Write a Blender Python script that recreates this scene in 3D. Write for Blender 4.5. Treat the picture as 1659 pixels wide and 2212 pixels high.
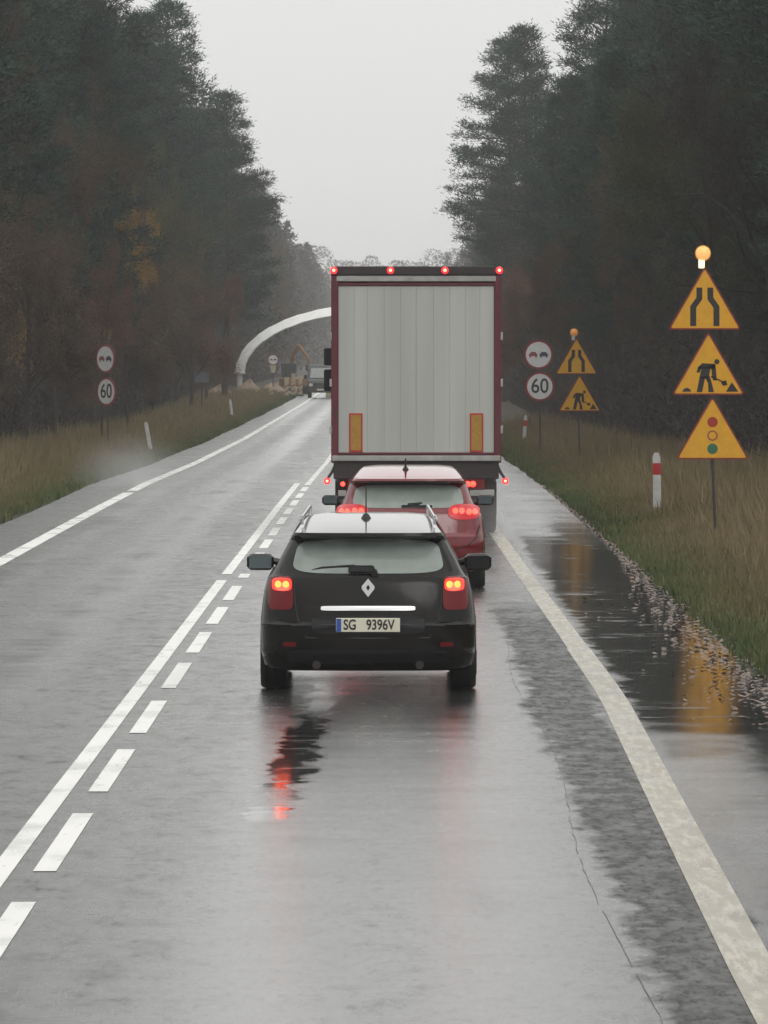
import bpy, bmesh, math, random
import numpy as np
from mathutils import Vector, Matrix
for o in list(bpy.data.objects): bpy.data.objects.remove(o)
SC = bpy.context.scene
COL = SC.collection
R = math.radians
random.seed(5)

# ------------------------------------------------------------ camera, sky, light
CAMH = 2.8
cam = bpy.data.cameras.new('camera'); camo = bpy.data.objects.new('camera', cam); COL.objects.link(camo)
camo.location = (0, 0, CAMH)
camo.rotation_euler = (R(90) - math.atan(351/13400), 0, math.atan(14.5/13400))
cam.sensor_fit = 'HORIZONTAL'; cam.sensor_width = 36; cam.lens = 36*13400/1659
cam.clip_start = 1; cam.clip_end = 6000
SC.camera = camo

w = bpy.data.worlds.new('World'); SC.world = w; w.use_nodes = True
wn = w.node_tree; wn.nodes.clear()
def wnode(t): return wn.nodes.new(t)
wo = wnode('ShaderNodeOutputWorld'); bg = wnode('ShaderNodeBackground')
sky = wnode('ShaderNodeTexSky'); sky.sky_type = 'NISHITA'; sky.sun_disc = False
sky.sun_elevation = R(35); sky.sun_rotation = R(160); sky.air_density = 1; sky.dust_density = 4
bw = wnode('ShaderNodeRGBToBW'); wn.links.new(sky.outputs[0], bw.inputs[0])
geo = wnode('ShaderNodeTexCoord'); sep = wnode('ShaderNodeSeparateXYZ'); wn.links.new(geo.outputs['Generated'], sep.inputs[0])
mr = wnode('ShaderNodeMapRange'); wn.links.new(sep.outputs['Z'], mr.inputs['Value'])
mr.inputs['From Min'].default_value = 0; mr.inputs['From Max'].default_value = 1
mr.inputs['To Min'].default_value = 7.5; mr.inputs['To Max'].default_value = 13.5
tint = wnode('ShaderNodeMix'); tint.data_type = 'RGBA'; tint.blend_type = 'MIX'; tint.inputs[0].default_value = 0.12
cmb = wnode('ShaderNodeVectorMath'); cmb.operation = 'SCALE'; cmb.inputs[0].default_value = (1.0, 1.0, 0.985)
wn.links.new(mr.outputs[0], cmb.inputs['Scale'])
wn.links.new(cmb.outputs[0], tint.inputs[6]); wn.links.new(bw.outputs[0], tint.inputs[7])
wn.links.new(tint.outputs[2], bg.inputs[0]); bg.inputs[1].default_value = 0.115
wn.links.new(bg.outputs[0], wo.inputs[0])

sl = bpy.data.lights.new('sun', 'SUN'); sl.energy = 0.5; sl.angle = R(25); sl.color = (1, .97, .93)
slo = bpy.data.objects.new('sun', sl); COL.objects.link(slo); slo.rotation_euler = (R(55), 0, R(20)); slo.location = (0, 0, 60)
SC.view_settings.view_transform = 'Standard'; SC.view_settings.look = 'None'
SC.view_settings.exposure = 0.0; SC.view_settings.gamma = 1
SC.view_settings.use_curve_mapping = False
SC.render.engine = 'CYCLES'
cy = SC.cycles
cy.max_bounces = 5; cy.diffuse_bounces = 2; cy.glossy_bounces = 3; cy.transmission_bounces = 4; cy.transparent_max_bounces = 8
cy.volume_bounces = 1; cy.use_denoising = True
cy.caustics_reflective = False; cy.caustics_refractive = False

def px(x, y, Z):
    """where the thing seen at this place of the picture stands when it is Z metres away"""
    return ((x-844)*Z/13400, Z, CAMH-(y-755)*Z/13400)

# ------------------------------------------------------------ materials
MATS = {}
def mat(name, col, rough=.6, metal=0, emis=None, es=0, var=0, vscale=3, bump=0, bscale=40, spec=.5, coat=0, detail=4, vcol=None, alpha=1):
    m = bpy.data.materials.new(name); m.use_nodes = True; MATS[name] = m
    nt = m.node_tree; b = nt.nodes['Principled BSDF']
    b.inputs['Base Color'].default_value = (*col, 1); b.inputs['Roughness'].default_value = rough
    b.inputs['Metallic'].default_value = metal; b.inputs['Specular IOR Level'].default_value = spec
    b.inputs['Coat Weight'].default_value = coat; b.inputs['Coat Roughness'].default_value = .08
    if emis: b.inputs['Emission Color'].default_value = (*emis, 1); b.inputs['Emission Strength'].default_value = es
    if var or bump:
        tc = nt.nodes.new('ShaderNodeTexCoord')
    if var:
        n = nt.nodes.new('ShaderNodeTexNoise'); n.inputs['Scale'].default_value = vscale; n.inputs['Detail'].default_value = detail
        nt.links.new(tc.outputs['Object'], n.inputs['Vector'])
        rp = nt.nodes.new('ShaderNodeMapRange'); rp.inputs['From Min'].default_value = .3; rp.inputs['From Max'].default_value = .7
        nt.links.new(n.outputs['Fac'], rp.inputs['Value'])
        mx = nt.nodes.new('ShaderNodeMix'); mx.data_type = 'RGBA'
        c2 = vcol or tuple(c*(1-var) for c in col)
        mx.inputs[6].default_value = (*col, 1); mx.inputs[7].default_value = (*c2, 1)
        nt.links.new(rp.outputs[0], mx.inputs[0]); nt.links.new(mx.outputs[2], b.inputs['Base Color'])
    if bump:
        n2 = nt.nodes.new('ShaderNodeTexNoise'); n2.inputs['Scale'].default_value = bscale; n2.inputs['Detail'].default_value = 3
        nt.links.new(tc.outputs['Object'], n2.inputs['Vector'])
        bp = nt.nodes.new('ShaderNodeBump'); bp.inputs['Strength'].default_value = bump; bp.inputs['Distance'].default_value = .02
        nt.links.new(n2.outputs['Fac'], bp.inputs['Height']); nt.links.new(bp.outputs[0], b.inputs['Normal'])
    return m

M_black_paint = mat('black_paint', (.006, .0058, .006), .14, coat=.0, spec=.22, var=.4, vcol=(.012, .009, .008), vscale=2)
M_red_paint = mat('red_paint', (.17, .005, .012), .14, coat=.4, var=.3, vscale=2)
def wet_sheen_top(name, col):
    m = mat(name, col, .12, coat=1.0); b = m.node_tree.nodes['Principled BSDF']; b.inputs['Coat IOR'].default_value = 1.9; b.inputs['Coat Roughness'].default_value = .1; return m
M_wetblack = wet_sheen_top('black_roof_wet_sheen', (.02, .02, .021)); M_wetred = wet_sheen_top('red_roof_wet_sheen', (.24, .008, .02))  # wet upward faces: lighter, glossier paint copies that strengthen the sky sheen
M_plastic = mat('dark_plastic', (.012, .012, .013), .5, var=.4, spec=.25)
M_rubber = mat('tyre_rubber', (.015, .015, .015), .6, var=.3)
M_chrome = mat('chrome', (.75, .75, .75), .22, metal=1)
M_emblem = mat('emblem_silver', (.75, .76, .76), .35, metal=.2)
M_alum = mat('wet_aluminium', (.55, .55, .53), .38, metal=.7, var=.2)
M_mirror = mat('mirror_silver', (.16, .20, .21), .15, metal=1)
M_rim = mat('wheel_rim', (.3, .3, .3), .35, metal=.8)
M_interior = mat('interior_trim', (.02, .02, .021), .8, var=.3)
M_redlens = mat('red_lens', (.25, .006, .01), .3, emis=(1, .01, .02), es=.35)
M_lens2 = mat('lit_orange_lens', (.5, .03, .01), .3, emis=(1, .05, .02), es=.9)
M_dimlens = mat('dark_red_lens', (.14, .003, .006), .3, spec=.3)
M_lit = mat('lit_red_lamp', (.8, .05, .02), .3, emis=(1, .045, .03), es=4)
M_hot = mat('lit_bulb', (1, .4, .1), .3, emis=(1, .10, .012), es=5)
M_marker = mat('marker_lamp', (1, .2, .1), .3, emis=(1, .22, .14), es=4)
M_markrim = mat('marker_lens', (.5, .01, .02), .3, emis=(1, .02, .03), es=1.8)
M_plate = mat('plate_white', (.75, .72, .58), .35, var=.1)
M_plateblue = mat('plate_blue', (.03, .08, .35), .35)
M_ink = mat('black_print', (.012, .012, .013), .5)
def panel_material():
    m = mat('trailer_panel', (.44, .445, .41), .42, spec=.4); nt = m.node_tree; b = nt.nodes['Principled BSDF']
    tc = nt.nodes.new('ShaderNodeTexCoord'); mp = nt.nodes.new('ShaderNodeMapping'); mp.inputs['Scale'].default_value = (2.4, 1, .12); nt.links.new(tc.outputs['Object'], mp.inputs[0])
    n = nt.nodes.new('ShaderNodeTexNoise'); n.inputs['Scale'].default_value = 1.3; n.inputs['Detail'].default_value = 2; nt.links.new(mp.outputs[0], n.inputs[0])
    cr = nt.nodes.new('ShaderNodeValToRGB'); e = cr.color_ramp.elements; e[0].position = .3; e[0].color = (.38, .385, .355, 1); e[1].position = .7; e[1].color = (.46, .465, .435, 1)
    nt.links.new(n.outputs[0], cr.inputs[0]); nt.links.new(cr.outputs[0], b.inputs['Base Color']); return m
M_panel = panel_material()
M_trailred = mat('trailer_red', (.12, .012, .024), .4, var=.35, vscale=4)
M_trailgrey = mat('trailer_steel', (.42, .42, .40), .4, metal=.3, var=.3, vscale=6)
M_darksteel = mat('dark_steel', (.03, .018, .02), .5, var=.5, vscale=5)
M_mudflap = mat('mudflap', (.02, .01, .011), .6)
M_yelplate = mat('yellow_reflector', (.42, .22, .03), .4, var=.25, vscale=25)
M_redref = mat('red_reflector', (.42, .02, .02), .4)
M_signyel = mat('sign_yellow', (.72, .36, .012), .45, var=.12, vscale=8)
M_signred = mat('sign_red', (.26, .02, .02), .45, var=.2, vscale=8)
M_signwhite = mat('sign_white', (.66, .66, .66), .45, var=.1, vscale=8)
M_signgreen = mat('sign_green', (.02, .13, .07), .45)
M_signreddot = mat('sign_red_dot', (.34, .03, .012), .45)
M_signcarred = mat('sign_dull_red', (.25, .05, .05), .45)
M_signcardk = mat('sign_dull_blue', (.03, .03, .06), .45)
M_galv = mat('galvanised_post', (.05, .045, .038), .5, metal=.2, var=.4)
M_signback = mat('sign_grey_back', (.25, .25, .26), .5)
M_beacon = mat('beacon_lens', (.5, .28, .08), .3, emis=(1, .48, .16), es=.85)
M_holderglow = mat('beacon_holder_glow', (1, .9, .6), .3, emis=(1, .86, .55), es=1.0)  # cream lamp holder, its brightness put in as emission
M_beacondim = mat('beacon_lens_dim', (.75, .3, .06), .35, emis=(1, .4, .1), es=.15)  # lens of the unlit lamp, brightened by a faint added glow
M_whitepost = mat('white_post', (.62, .62, .6), .5, var=.3, vscale=9)
M_arch = mat('arch_white', (.88, .88, .85), .45, var=.12, vscale=1.5)
M_archband = mat('arch_band', (.45, .45, .44), .5)
M_sand = mat('sand', (.30, .22, .15), .9, var=.4, vscale=1.5, bump=.5, bscale=6)
M_dirtyor = mat('machine_orange', (.30, .14, .05), .5, var=.4)
M_darkgreen = mat('machine_green', (.035, .042, .038), .4, var=.4)
M_barrier = mat('barrier_cream', (.5, .42, .28), .5, var=.3, vscale=6)
M_stripe = mat('faded_stripe', (.26, .13, .09), .6)
M_truckcab = mat('cab_dark', (.03, .012, .015), .35, coat=.4)

def glass_mat(name, film, filmcol):
    m = bpy.data.materials.new(name); m.use_nodes = True; nt = m.node_tree; nt.nodes.clear()
    out = nt.nodes.new('ShaderNodeOutputMaterial')
    tr = nt.nodes.new('ShaderNodeBsdfTransparent'); tr.inputs[0].default_value = (.62, .68, .65, 1)
    df = nt.nodes.new('ShaderNodeBsdfTranslucent'); df.inputs[0].default_value = (*filmcol, 1)
    d2 = nt.nodes.new('ShaderNodeBsdfDiffuse'); d2.inputs[0].default_value = (*filmcol, 1)
    ad = nt.nodes.new('ShaderNodeMixShader'); ad.inputs[0].default_value = .6
    nt.links.new(df.outputs[0], ad.inputs[1]); nt.links.new(d2.outputs[0], ad.inputs[2])
    tc = nt.nodes.new('ShaderNodeTexCoord'); n = nt.nodes.new('ShaderNodeTexNoise'); n.inputs['Scale'].default_value = 5; n.inputs['Detail'].default_value = 5
    nt.links.new(tc.outputs['Object'], n.inputs[0])
    mr = nt.nodes.new('ShaderNodeMapRange'); mr.inputs['From Min'].default_value = .3; mr.inputs['From Max'].default_value = .7
    mr.inputs['To Min'].default_value = film*.85; mr.inputs['To Max'].default_value = min(1, film*1.12); nt.links.new(n.outputs[0], mr.inputs[0])
    m1 = nt.nodes.new('ShaderNodeMixShader'); nt.links.new(mr.outputs[0], m1.inputs[0])
    nt.links.new(tr.outputs[0], m1.inputs[1]); nt.links.new(ad.outputs[0], m1.inputs[2])
    gl = nt.nodes.new('ShaderNodeBsdfGlossy'); gl.inputs['Roughness'].default_value = .08
    fr = nt.nodes.new('ShaderNodeFresnel'); fr.inputs[0].default_value = 1.5
    m2 = nt.nodes.new('ShaderNodeMixShader'); nt.links.new(fr.outputs[0], m2.inputs[0])
    nt.links.new(m1.outputs[0], m2.inputs[1]); nt.links.new(gl.outputs[0], m2.inputs[2]); nt.links.new(m2.outputs[0], out.inputs[0])
    return m
M_fogglass = glass_mat('fogged_glass', .66, (.66, .76, .70))
M_clearglass = glass_mat('wet_glass', .15, (.4, .45, .43))

def nodes_of(name):
    m = bpy.data.materials.new(name); m.use_nodes = True; nt = m.node_tree
    return m, nt, nt.nodes['Principled BSDF']
def N(nt, t, **k):
    n = nt.nodes.new(t)
    for a, v in k.items():
        if a == 'op': n.operation = v
        elif a.startswith('i'): n.inputs[int(a[1:])].default_value = v
    return n
def math_(nt, op, a, b=None, c=None, clamp=False):
    n = nt.nodes.new('ShaderNodeMath'); n.operation = op; n.use_clamp = clamp
    for i, v in enumerate((a, b, c)):
        if v is None: continue
        if isinstance(v, (int, float)): n.inputs[i].default_value = v
        else: nt.links.new(v, n.inputs[i])
    return n.outputs[0]
def smooth(nt, v, lo, hi, a=0., b=1.):
    n = nt.nodes.new('ShaderNodeMapRange'); n.interpolation_type = 'SMOOTHSTEP'
    nt.links.new(v, n.inputs[0]); n.inputs[1].default_value = lo; n.inputs[2].default_value = hi
    n.inputs[3].default_value = a; n.inputs[4].default_value = b
    return n.outputs[0]
def noise(nt, vec, scale=(1, 1, 1), detail=4, s=1., rough=.5):
    mp = nt.nodes.new('ShaderNodeMapping'); mp.inputs['Scale'].default_value = scale; nt.links.new(vec, mp.inputs[0])
    n = nt.nodes.new('ShaderNodeTexNoise'); n.inputs['Scale'].default_value = s; n.inputs['Detail'].default_value = detail
    n.inputs['Roughness'].default_value = rough
    nt.links.new(mp.outputs[0], n.inputs[0]); return n.outputs['Fac']

def road_material():
    m, nt, b = nodes_of('wet_asphalt')
    g = nt.nodes.new('ShaderNodeNewGeometry'); P = g.outputs['Position']
    s = nt.nodes.new('ShaderNodeSeparateXYZ'); nt.links.new(P, s.inputs[0]); X, Y = s.outputs[0], s.outputs[1]
    wob = math_(nt, 'MULTIPLY_ADD', noise(nt, P, (.5, .12, 1), 4), .5, -.25)
    streak = noise(nt, P, (3.5, 1.3, 1), 6, 1, .65)
    wob2 = math_(nt, 'MULTIPLY_ADD', streak, .5, -.25)
    Xw = math_(nt, 'ADD', math_(nt, 'ADD', X, wob), wob2)
    Yw = math_(nt, 'ADD', Y, math_(nt, 'MULTIPLY_ADD', noise(nt, P, (.6, .5, 1), 4), 14, -7))
    def band(v, a, b_, e):
        return math_(nt, 'MULTIPLY', smooth(nt, v, a-e, a+e), smooth(nt, v, b_-e, b_+e, 1, 0))
    # standing film of water: left of the edge line, and on the hard shoulder
    f1 = math_(nt, 'MULTIPLY', band(Xw, 1.10, 1.72, .09), smooth(nt, Yw, 64, 78, 1, 0))
    f2 = math_(nt, 'MULTIPLY', smooth(nt, Xw, 1.75, 2.0), band(Yw, 44, 92, 4))
    f3 = math_(nt, 'MULTIPLY', smooth(nt, Xw, 2.3, 2.7), smooth(nt, Yw, 92, 110, .8, 0))
    pud = noise(nt, P, (.35, .10, 1), 5)
    f4 = math_(nt, 'MULTIPLY', smooth(nt, pud, .60, .72), .4)
    matte = math_(nt, 'MULTIPLY', math_(nt, 'MAXIMUM', f1, math_(nt, 'MULTIPLY', smooth(nt, noise(nt, P, (.7, .09, 1), 4), .56, .70), .55)), smooth(nt, noise(nt, P, (7, 2.2, 1), 6, 1, .7), .35, .75, .93, .72))
    blob = math_(nt, 'MULTIPLY', band(math_(nt, 'ADD', math_(nt, 'SUBTRACT', X, math_(nt, 'MULTIPLY_ADD', Y, .0165, -.644)), math_(nt, 'MULTIPLY', wob2, 1.1)), -.84, -.58, .05), band(Yw, 35.5, 51, 2.5))
    film0 = math_(nt, 'MAXIMUM', f2, math_(nt, 'MAXIMUM', f3, f4), clamp=True)
    film = math_(nt, 'MAXIMUM', film0, blob, clamp=True)
    # breaks in the film
    brk = noise(nt, P, (1.1, 2.4, 1), 6, 1, .65)
    film = math_(nt, 'MULTIPLY', film, smooth(nt, brk, .56, .72, 1, .2))
    # wheel tracks: worn smoother, wetter
    tr = math_(nt, 'ADD', math_(nt, 'COSINE', math_(nt, 'MULTIPLY', math_(nt, 'ADD', X, .08), 3.7)), 0.)
    fine = noise(nt, P, (1.4, .35, 1), 5, 1, .6)
    r = math_(nt, 'MULTIPLY_ADD', tr, -.02, .165)
    r = math_(nt, 'ADD', r, math_(nt, 'MULTIPLY_ADD', fine, .20, -.10))
    r = math_(nt, 'ADD', r, math_(nt, 'MULTIPLY_ADD', noise(nt, P, (.55, 2.2, 1), 4, 1, .6), .22, -.11))
    def gauss(c, w_):
        q = math_(nt, 'MULTIPLY', math_(nt, 'SUBTRACT', math_(nt, 'ADD', X, math_(nt, 'MULTIPLY', wob, .6)), c), 1/w_)
        return math_(nt, 'EXPONENT', math_(nt, 'MULTIPLY', math_(nt, 'MULTIPLY', q, q), -1))
    tracks = math_(nt, 'ADD', math_(nt, 'ADD', gauss(-.65, .42), gauss(.55, .5)), math_(nt, 'ADD', math_(nt, 'MULTIPLY', gauss(-3.35, .38), .75), math_(nt, 'MULTIPLY', gauss(-4.75, .3), .6)))
    shoulder = smooth(nt, X, 1.7, 2.0)
    off = math_(nt, 'SUBTRACT', 1, math_(nt, 'MAXIMUM', tracks, shoulder), clamp=True)
    grit = noise(nt, P, (16, 4, 1), 3, 1, .7); grit2 = noise(nt, P, (5, 1.6, 1), 5, 1, .65)
    matte = math_(nt, 'MAXIMUM', matte, math_(nt, 'MULTIPLY', off, math_(nt, 'MULTIPLY', smooth(nt, grit2, .1, .8, .5, 1), smooth(nt, X, -2.2, -1.9, .66, .60))))
    matte = math_(nt, 'ADD', matte, math_(nt, 'MULTIPLY', math_(nt, 'ADD', smooth(nt, grit, .48, .75), smooth(nt, grit2, .5, .8)), .20), clamp=True)
    matte = math_(nt, 'MINIMUM', matte, .965)
    r = math_(nt, 'ADD', r, math_(nt, 'MULTIPLY', matte, .26), clamp=True)
    mixr = nt.nodes.new('ShaderNodeMix'); nt.links.new(film, mixr.inputs[0]); nt.links.new(r, mixr.inputs[2]); mixr.inputs[3].default_value = .06
    nt.links.new(mixr.outputs[0], b.inputs['Roughness'])
    nt.links.new(math_(nt, 'MULTIPLY_ADD', mixr.outputs[0], .8, .02), b.inputs['Coat Roughness']); b.inputs['Coat IOR'].default_value = 1.4
    nt.links.new(math_(nt, 'MULTIPLY_ADD', matte, -1.0, .95), b.inputs['Coat Weight'])
    nt.links.new(math_(nt, 'MULTIPLY_ADD', matte, -.50, .5), b.inputs['Specular IOR Level'])
    c = nt.nodes.new('ShaderNodeMix'); c.data_type = 'RGBA'
    c.inputs[6].default_value = (.05, .05, .048, 1); c.inputs[7].default_value = (.026, .026, .026, 1)
    nt.links.new(noise(nt, P, (2, .3, 1), 6, 1, .6), c.inputs[0]); nt.links.new(c.outputs[2], b.inputs['Base Color'])
    b.inputs['IOR'].default_value = 1.6
    # aggregate and ripples
    agg = noise(nt, P, (1, 1, 1), 2, 90)
    rip = noise(nt, P, (1.2, 2.6, 1), 3, 1)
    h = math_(nt, 'ADD', math_(nt, 'MULTIPLY', agg, math_(nt, 'MULTIPLY_ADD', film, -.0028, .0030)), math_(nt, 'MULTIPLY', rip, .0015))
    bp = nt.nodes.new('ShaderNodeBump'); bp.inputs['Strength'].default_value = .6; bp.inputs['Distance'].default_value = 1
    nt.links.new(h, bp.inputs['Height']); nt.links.new(bp.outputs[0], b.inputs['Normal']); nt.links.new(bp.outputs[0], b.inputs['Coat Normal'])
    return m
M_road = road_material()

def paint_material(name, col, worn, dirt):
    m, nt, b = nodes_of(name)
    g = nt.nodes.new('ShaderNodeNewGeometry'); P = g.outputs['Position']
    c = nt.nodes.new('ShaderNodeMix'); c.data_type = 'RGBA'; c.inputs[6].default_value = (*col, 1); c.inputs[7].default_value = (*dirt, 1)
    nt.links.new(smooth(nt, noise(nt, P, (16, 1.6, 1), 7, 1, .75), worn, worn+.14), c.inputs[0])
    nt.links.new(c.outputs[2], b.inputs['Base Color'])
    nt.links.new(smooth(nt, noise(nt, P, (3, 1, 1), 4), .3, .7, .2, .5), b.inputs['Roughness'])
    b.inputs['IOR'].default_value = 1.4
    return m
M_line = paint_material('road_paint', (.78, .78, .74), .57, (.30, .30, .28))
M_lineworn = paint_material('worn_road_paint', (.46, .44, .37), .40, (.33, .305, .245))
M_crack = mat('crack_black', (.012, .012, .012), .35)

def ground_material():
    m, nt, b = nodes_of('forest_ground')
    g = nt.nodes.new('ShaderNodeNewGeometry'); P = g.outputs['Position']
    s = nt.nodes.new('ShaderNodeSeparateXYZ'); nt.links.new(P, s.inputs[0])
    ax = math_(nt, 'ABSOLUTE', math_(nt, 'ADD', s.outputs[0], 1.55))
    axn = math_(nt, 'ADD', ax, math_(nt, 'MULTIPLY_ADD', noise(nt, P, (.8, .3, 1), 4), 1.6, -.8))
    c = nt.nodes.new('ShaderNodeValToRGB')
    nt.links.new(smooth(nt, axn, 4.4, 12), c.inputs[0])
    e = c.color_ramp.elements
    e[0].position = 0; e[0].color = (.035, .032, .022, 1); e[1].position = 1; e[1].color = (.02, .014, .010, 1)
    q = e.new(.15); q.color = (.045, .052, .02, 1); q = e.new(.5); q.color = (.06, .045, .024, 1)
    nt.links.new(c.outputs[0], b.inputs['Base Color']); b.inputs['Roughness'].default_value = .9
    n = noise(nt, P, (1, 1, 1), 5, 14)
    bp = nt.nodes.new('ShaderNodeBump'); bp.inputs['Strength'].default_value = .7; bp.inputs['Distance'].default_value = .08
    nt.links.new(n, bp.inputs['Height']); nt.links.new(bp.outputs[0], b.inputs['Normal'])
    return m
M_ground = ground_material()

def leafy(name, cols, scale=.8, rough=.7, trans=.25):
    """foliage: colour drifts from clump to clump and tree to tree"""
    m, nt, b = nodes_of(name)
    tc = nt.nodes.new('ShaderNodeTexCoord'); oi = nt.nodes.new('ShaderNodeObjectInfo')
    ad = nt.nodes.new('ShaderNodeVectorMath'); ad.operation = 'ADD'
    nt.links.new(tc.outputs['Object'], ad.inputs[0]); nt.links.new(oi.outputs['Location'], ad.inputs[1])
    n1 = noise(nt, ad.outputs[0], (1, 1, 1), 3, scale); n2 = noise(nt, ad.outputs[0], (1, 1, 1), 2, 9)
    f = math_(nt, 'ADD', math_(nt, 'MULTIPLY_ADD', n1, 1.5, -.55), math_(nt, 'MULTIPLY_ADD', n2, .6, -.3))
    f = math_(nt, 'ADD', f, math_(nt, 'MULTIPLY_ADD', oi.outputs['Random'], .5, -.1), clamp=True)
    cr = nt.nodes.new('ShaderNodeValToRGB'); e = cr.color_ramp.elements
    e[0].color = (*cols[0], 1); e[1].color = (*cols[-1], 1)
    for i, c_ in enumerate(cols[1:-1]):
        q = e.new((i+1)/(len(cols)-1)); q.color = (*c_, 1)
    nt.links.new(f, cr.inputs[0]); nt.links.new(cr.outputs[0], b.inputs['Base Color'])
    b.inputs['Roughness'].default_value = rough; b.inputs['Specular IOR Level'].default_value = .3
    return m
M_needle = leafy('pine_needles', [(.012, .027, .021), (.026, .054, .040), (.045, .082, .058)])
M_brown = leafy('brown_leaves', [(.042, .030, .022), (.085, .054, .032), (.15, .088, .045)])
M_olive = leafy('olive_leaves', [(.035, .040, .018), (.075, .078, .030), (.15, .14, .05)])
M_yellow = leafy('yellow_leaves', [(.12, .08, .025), (.32, .19, .045), (.50, .30, .07)])
M_rust = leafy('rust_leaves', [(.07, .035, .022), (.16, .075, .04), (.27, .13, .06)])
M_bark = mat('bark', (.045, .034, .026), .9, var=.5, vscale=3, bump=.5, bscale=9)
M_barkdark = mat('wet_dark_bark', (.014, .012, .012), .8, var=.4)
M_undergrowth = leafy('undergrowth_twigs', [(.020, .015, .013), (.034, .024, .020), (.055, .036, .026)], .35)
M_farwood = mat('far_tree_mass', (.045, .035, .03), .9, var=.5, vscale=.3)
M_hill = mat('distant_hill', (.04, .035, .03), .9, var=.5, vscale=.05)

def grass_material():
    m, nt, b = nodes_of('verge_grass')
    g = nt.nodes.new('ShaderNodeNewGeometry'); P = g.outputs['Position']
    s = nt.nodes.new('ShaderNodeSeparateXYZ'); nt.links.new(P, s.inputs[0])
    ax = math_(nt, 'ABSOLUTE', math_(nt, 'ADD', s.outputs[0], 1.55))
    n1 = noise(nt, P, (.7, .22, 1), 4); n2 = noise(nt, P, (1, 1, 1), 2, 7)
    f = math_(nt, 'ADD', smooth(nt, ax, 4.5, 6.3), math_(nt, 'MULTIPLY_ADD', n1, 1.1, -.55))
    f = math_(nt, 'ADD', f, math_(nt, 'MULTIPLY_ADD', n2, .8, -.4), clamp=True)
    cr = nt.nodes.new('ShaderNodeValToRGB'); e = cr.color_ramp.elements
    e[0].color = (.055, .082, .02, 1); e[1].color = (.18, .135, .062, 1)
    q = e.new(.35); q.color = (.11, .108, .034, 1); q = e.new(.7); q.color = (.135, .112, .045, 1)
    nt.links.new(f, cr.inputs[0]); nt.links.new(cr.outputs[0], b.inputs['Base Color'])
    b.inputs['Roughness'].default_value = .7
    return m
M_grass = grass_material()
def litter_material():
    m, nt, b = nodes_of('fallen_leaf')
    g = nt.nodes.new('ShaderNodeNewGeometry')
    n = noise(nt, g.outputs['Position'], (1, 1, 1), 1, 15)
    cr = nt.nodes.new('ShaderNodeValToRGB'); e = cr.color_ramp.elements
    e[0].position = .3; e[0].color = (.05, .03, .02, 1); e[1].position = .78; e[1].color = (.21, .135, .09, 1)
    nt.links.new(n, cr.inputs[0]); nt.links.new(cr.outputs[0], b.inputs['Base Color']); b.inputs['Roughness'].default_value = .4
    return m
M_litter = litter_material()

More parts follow.
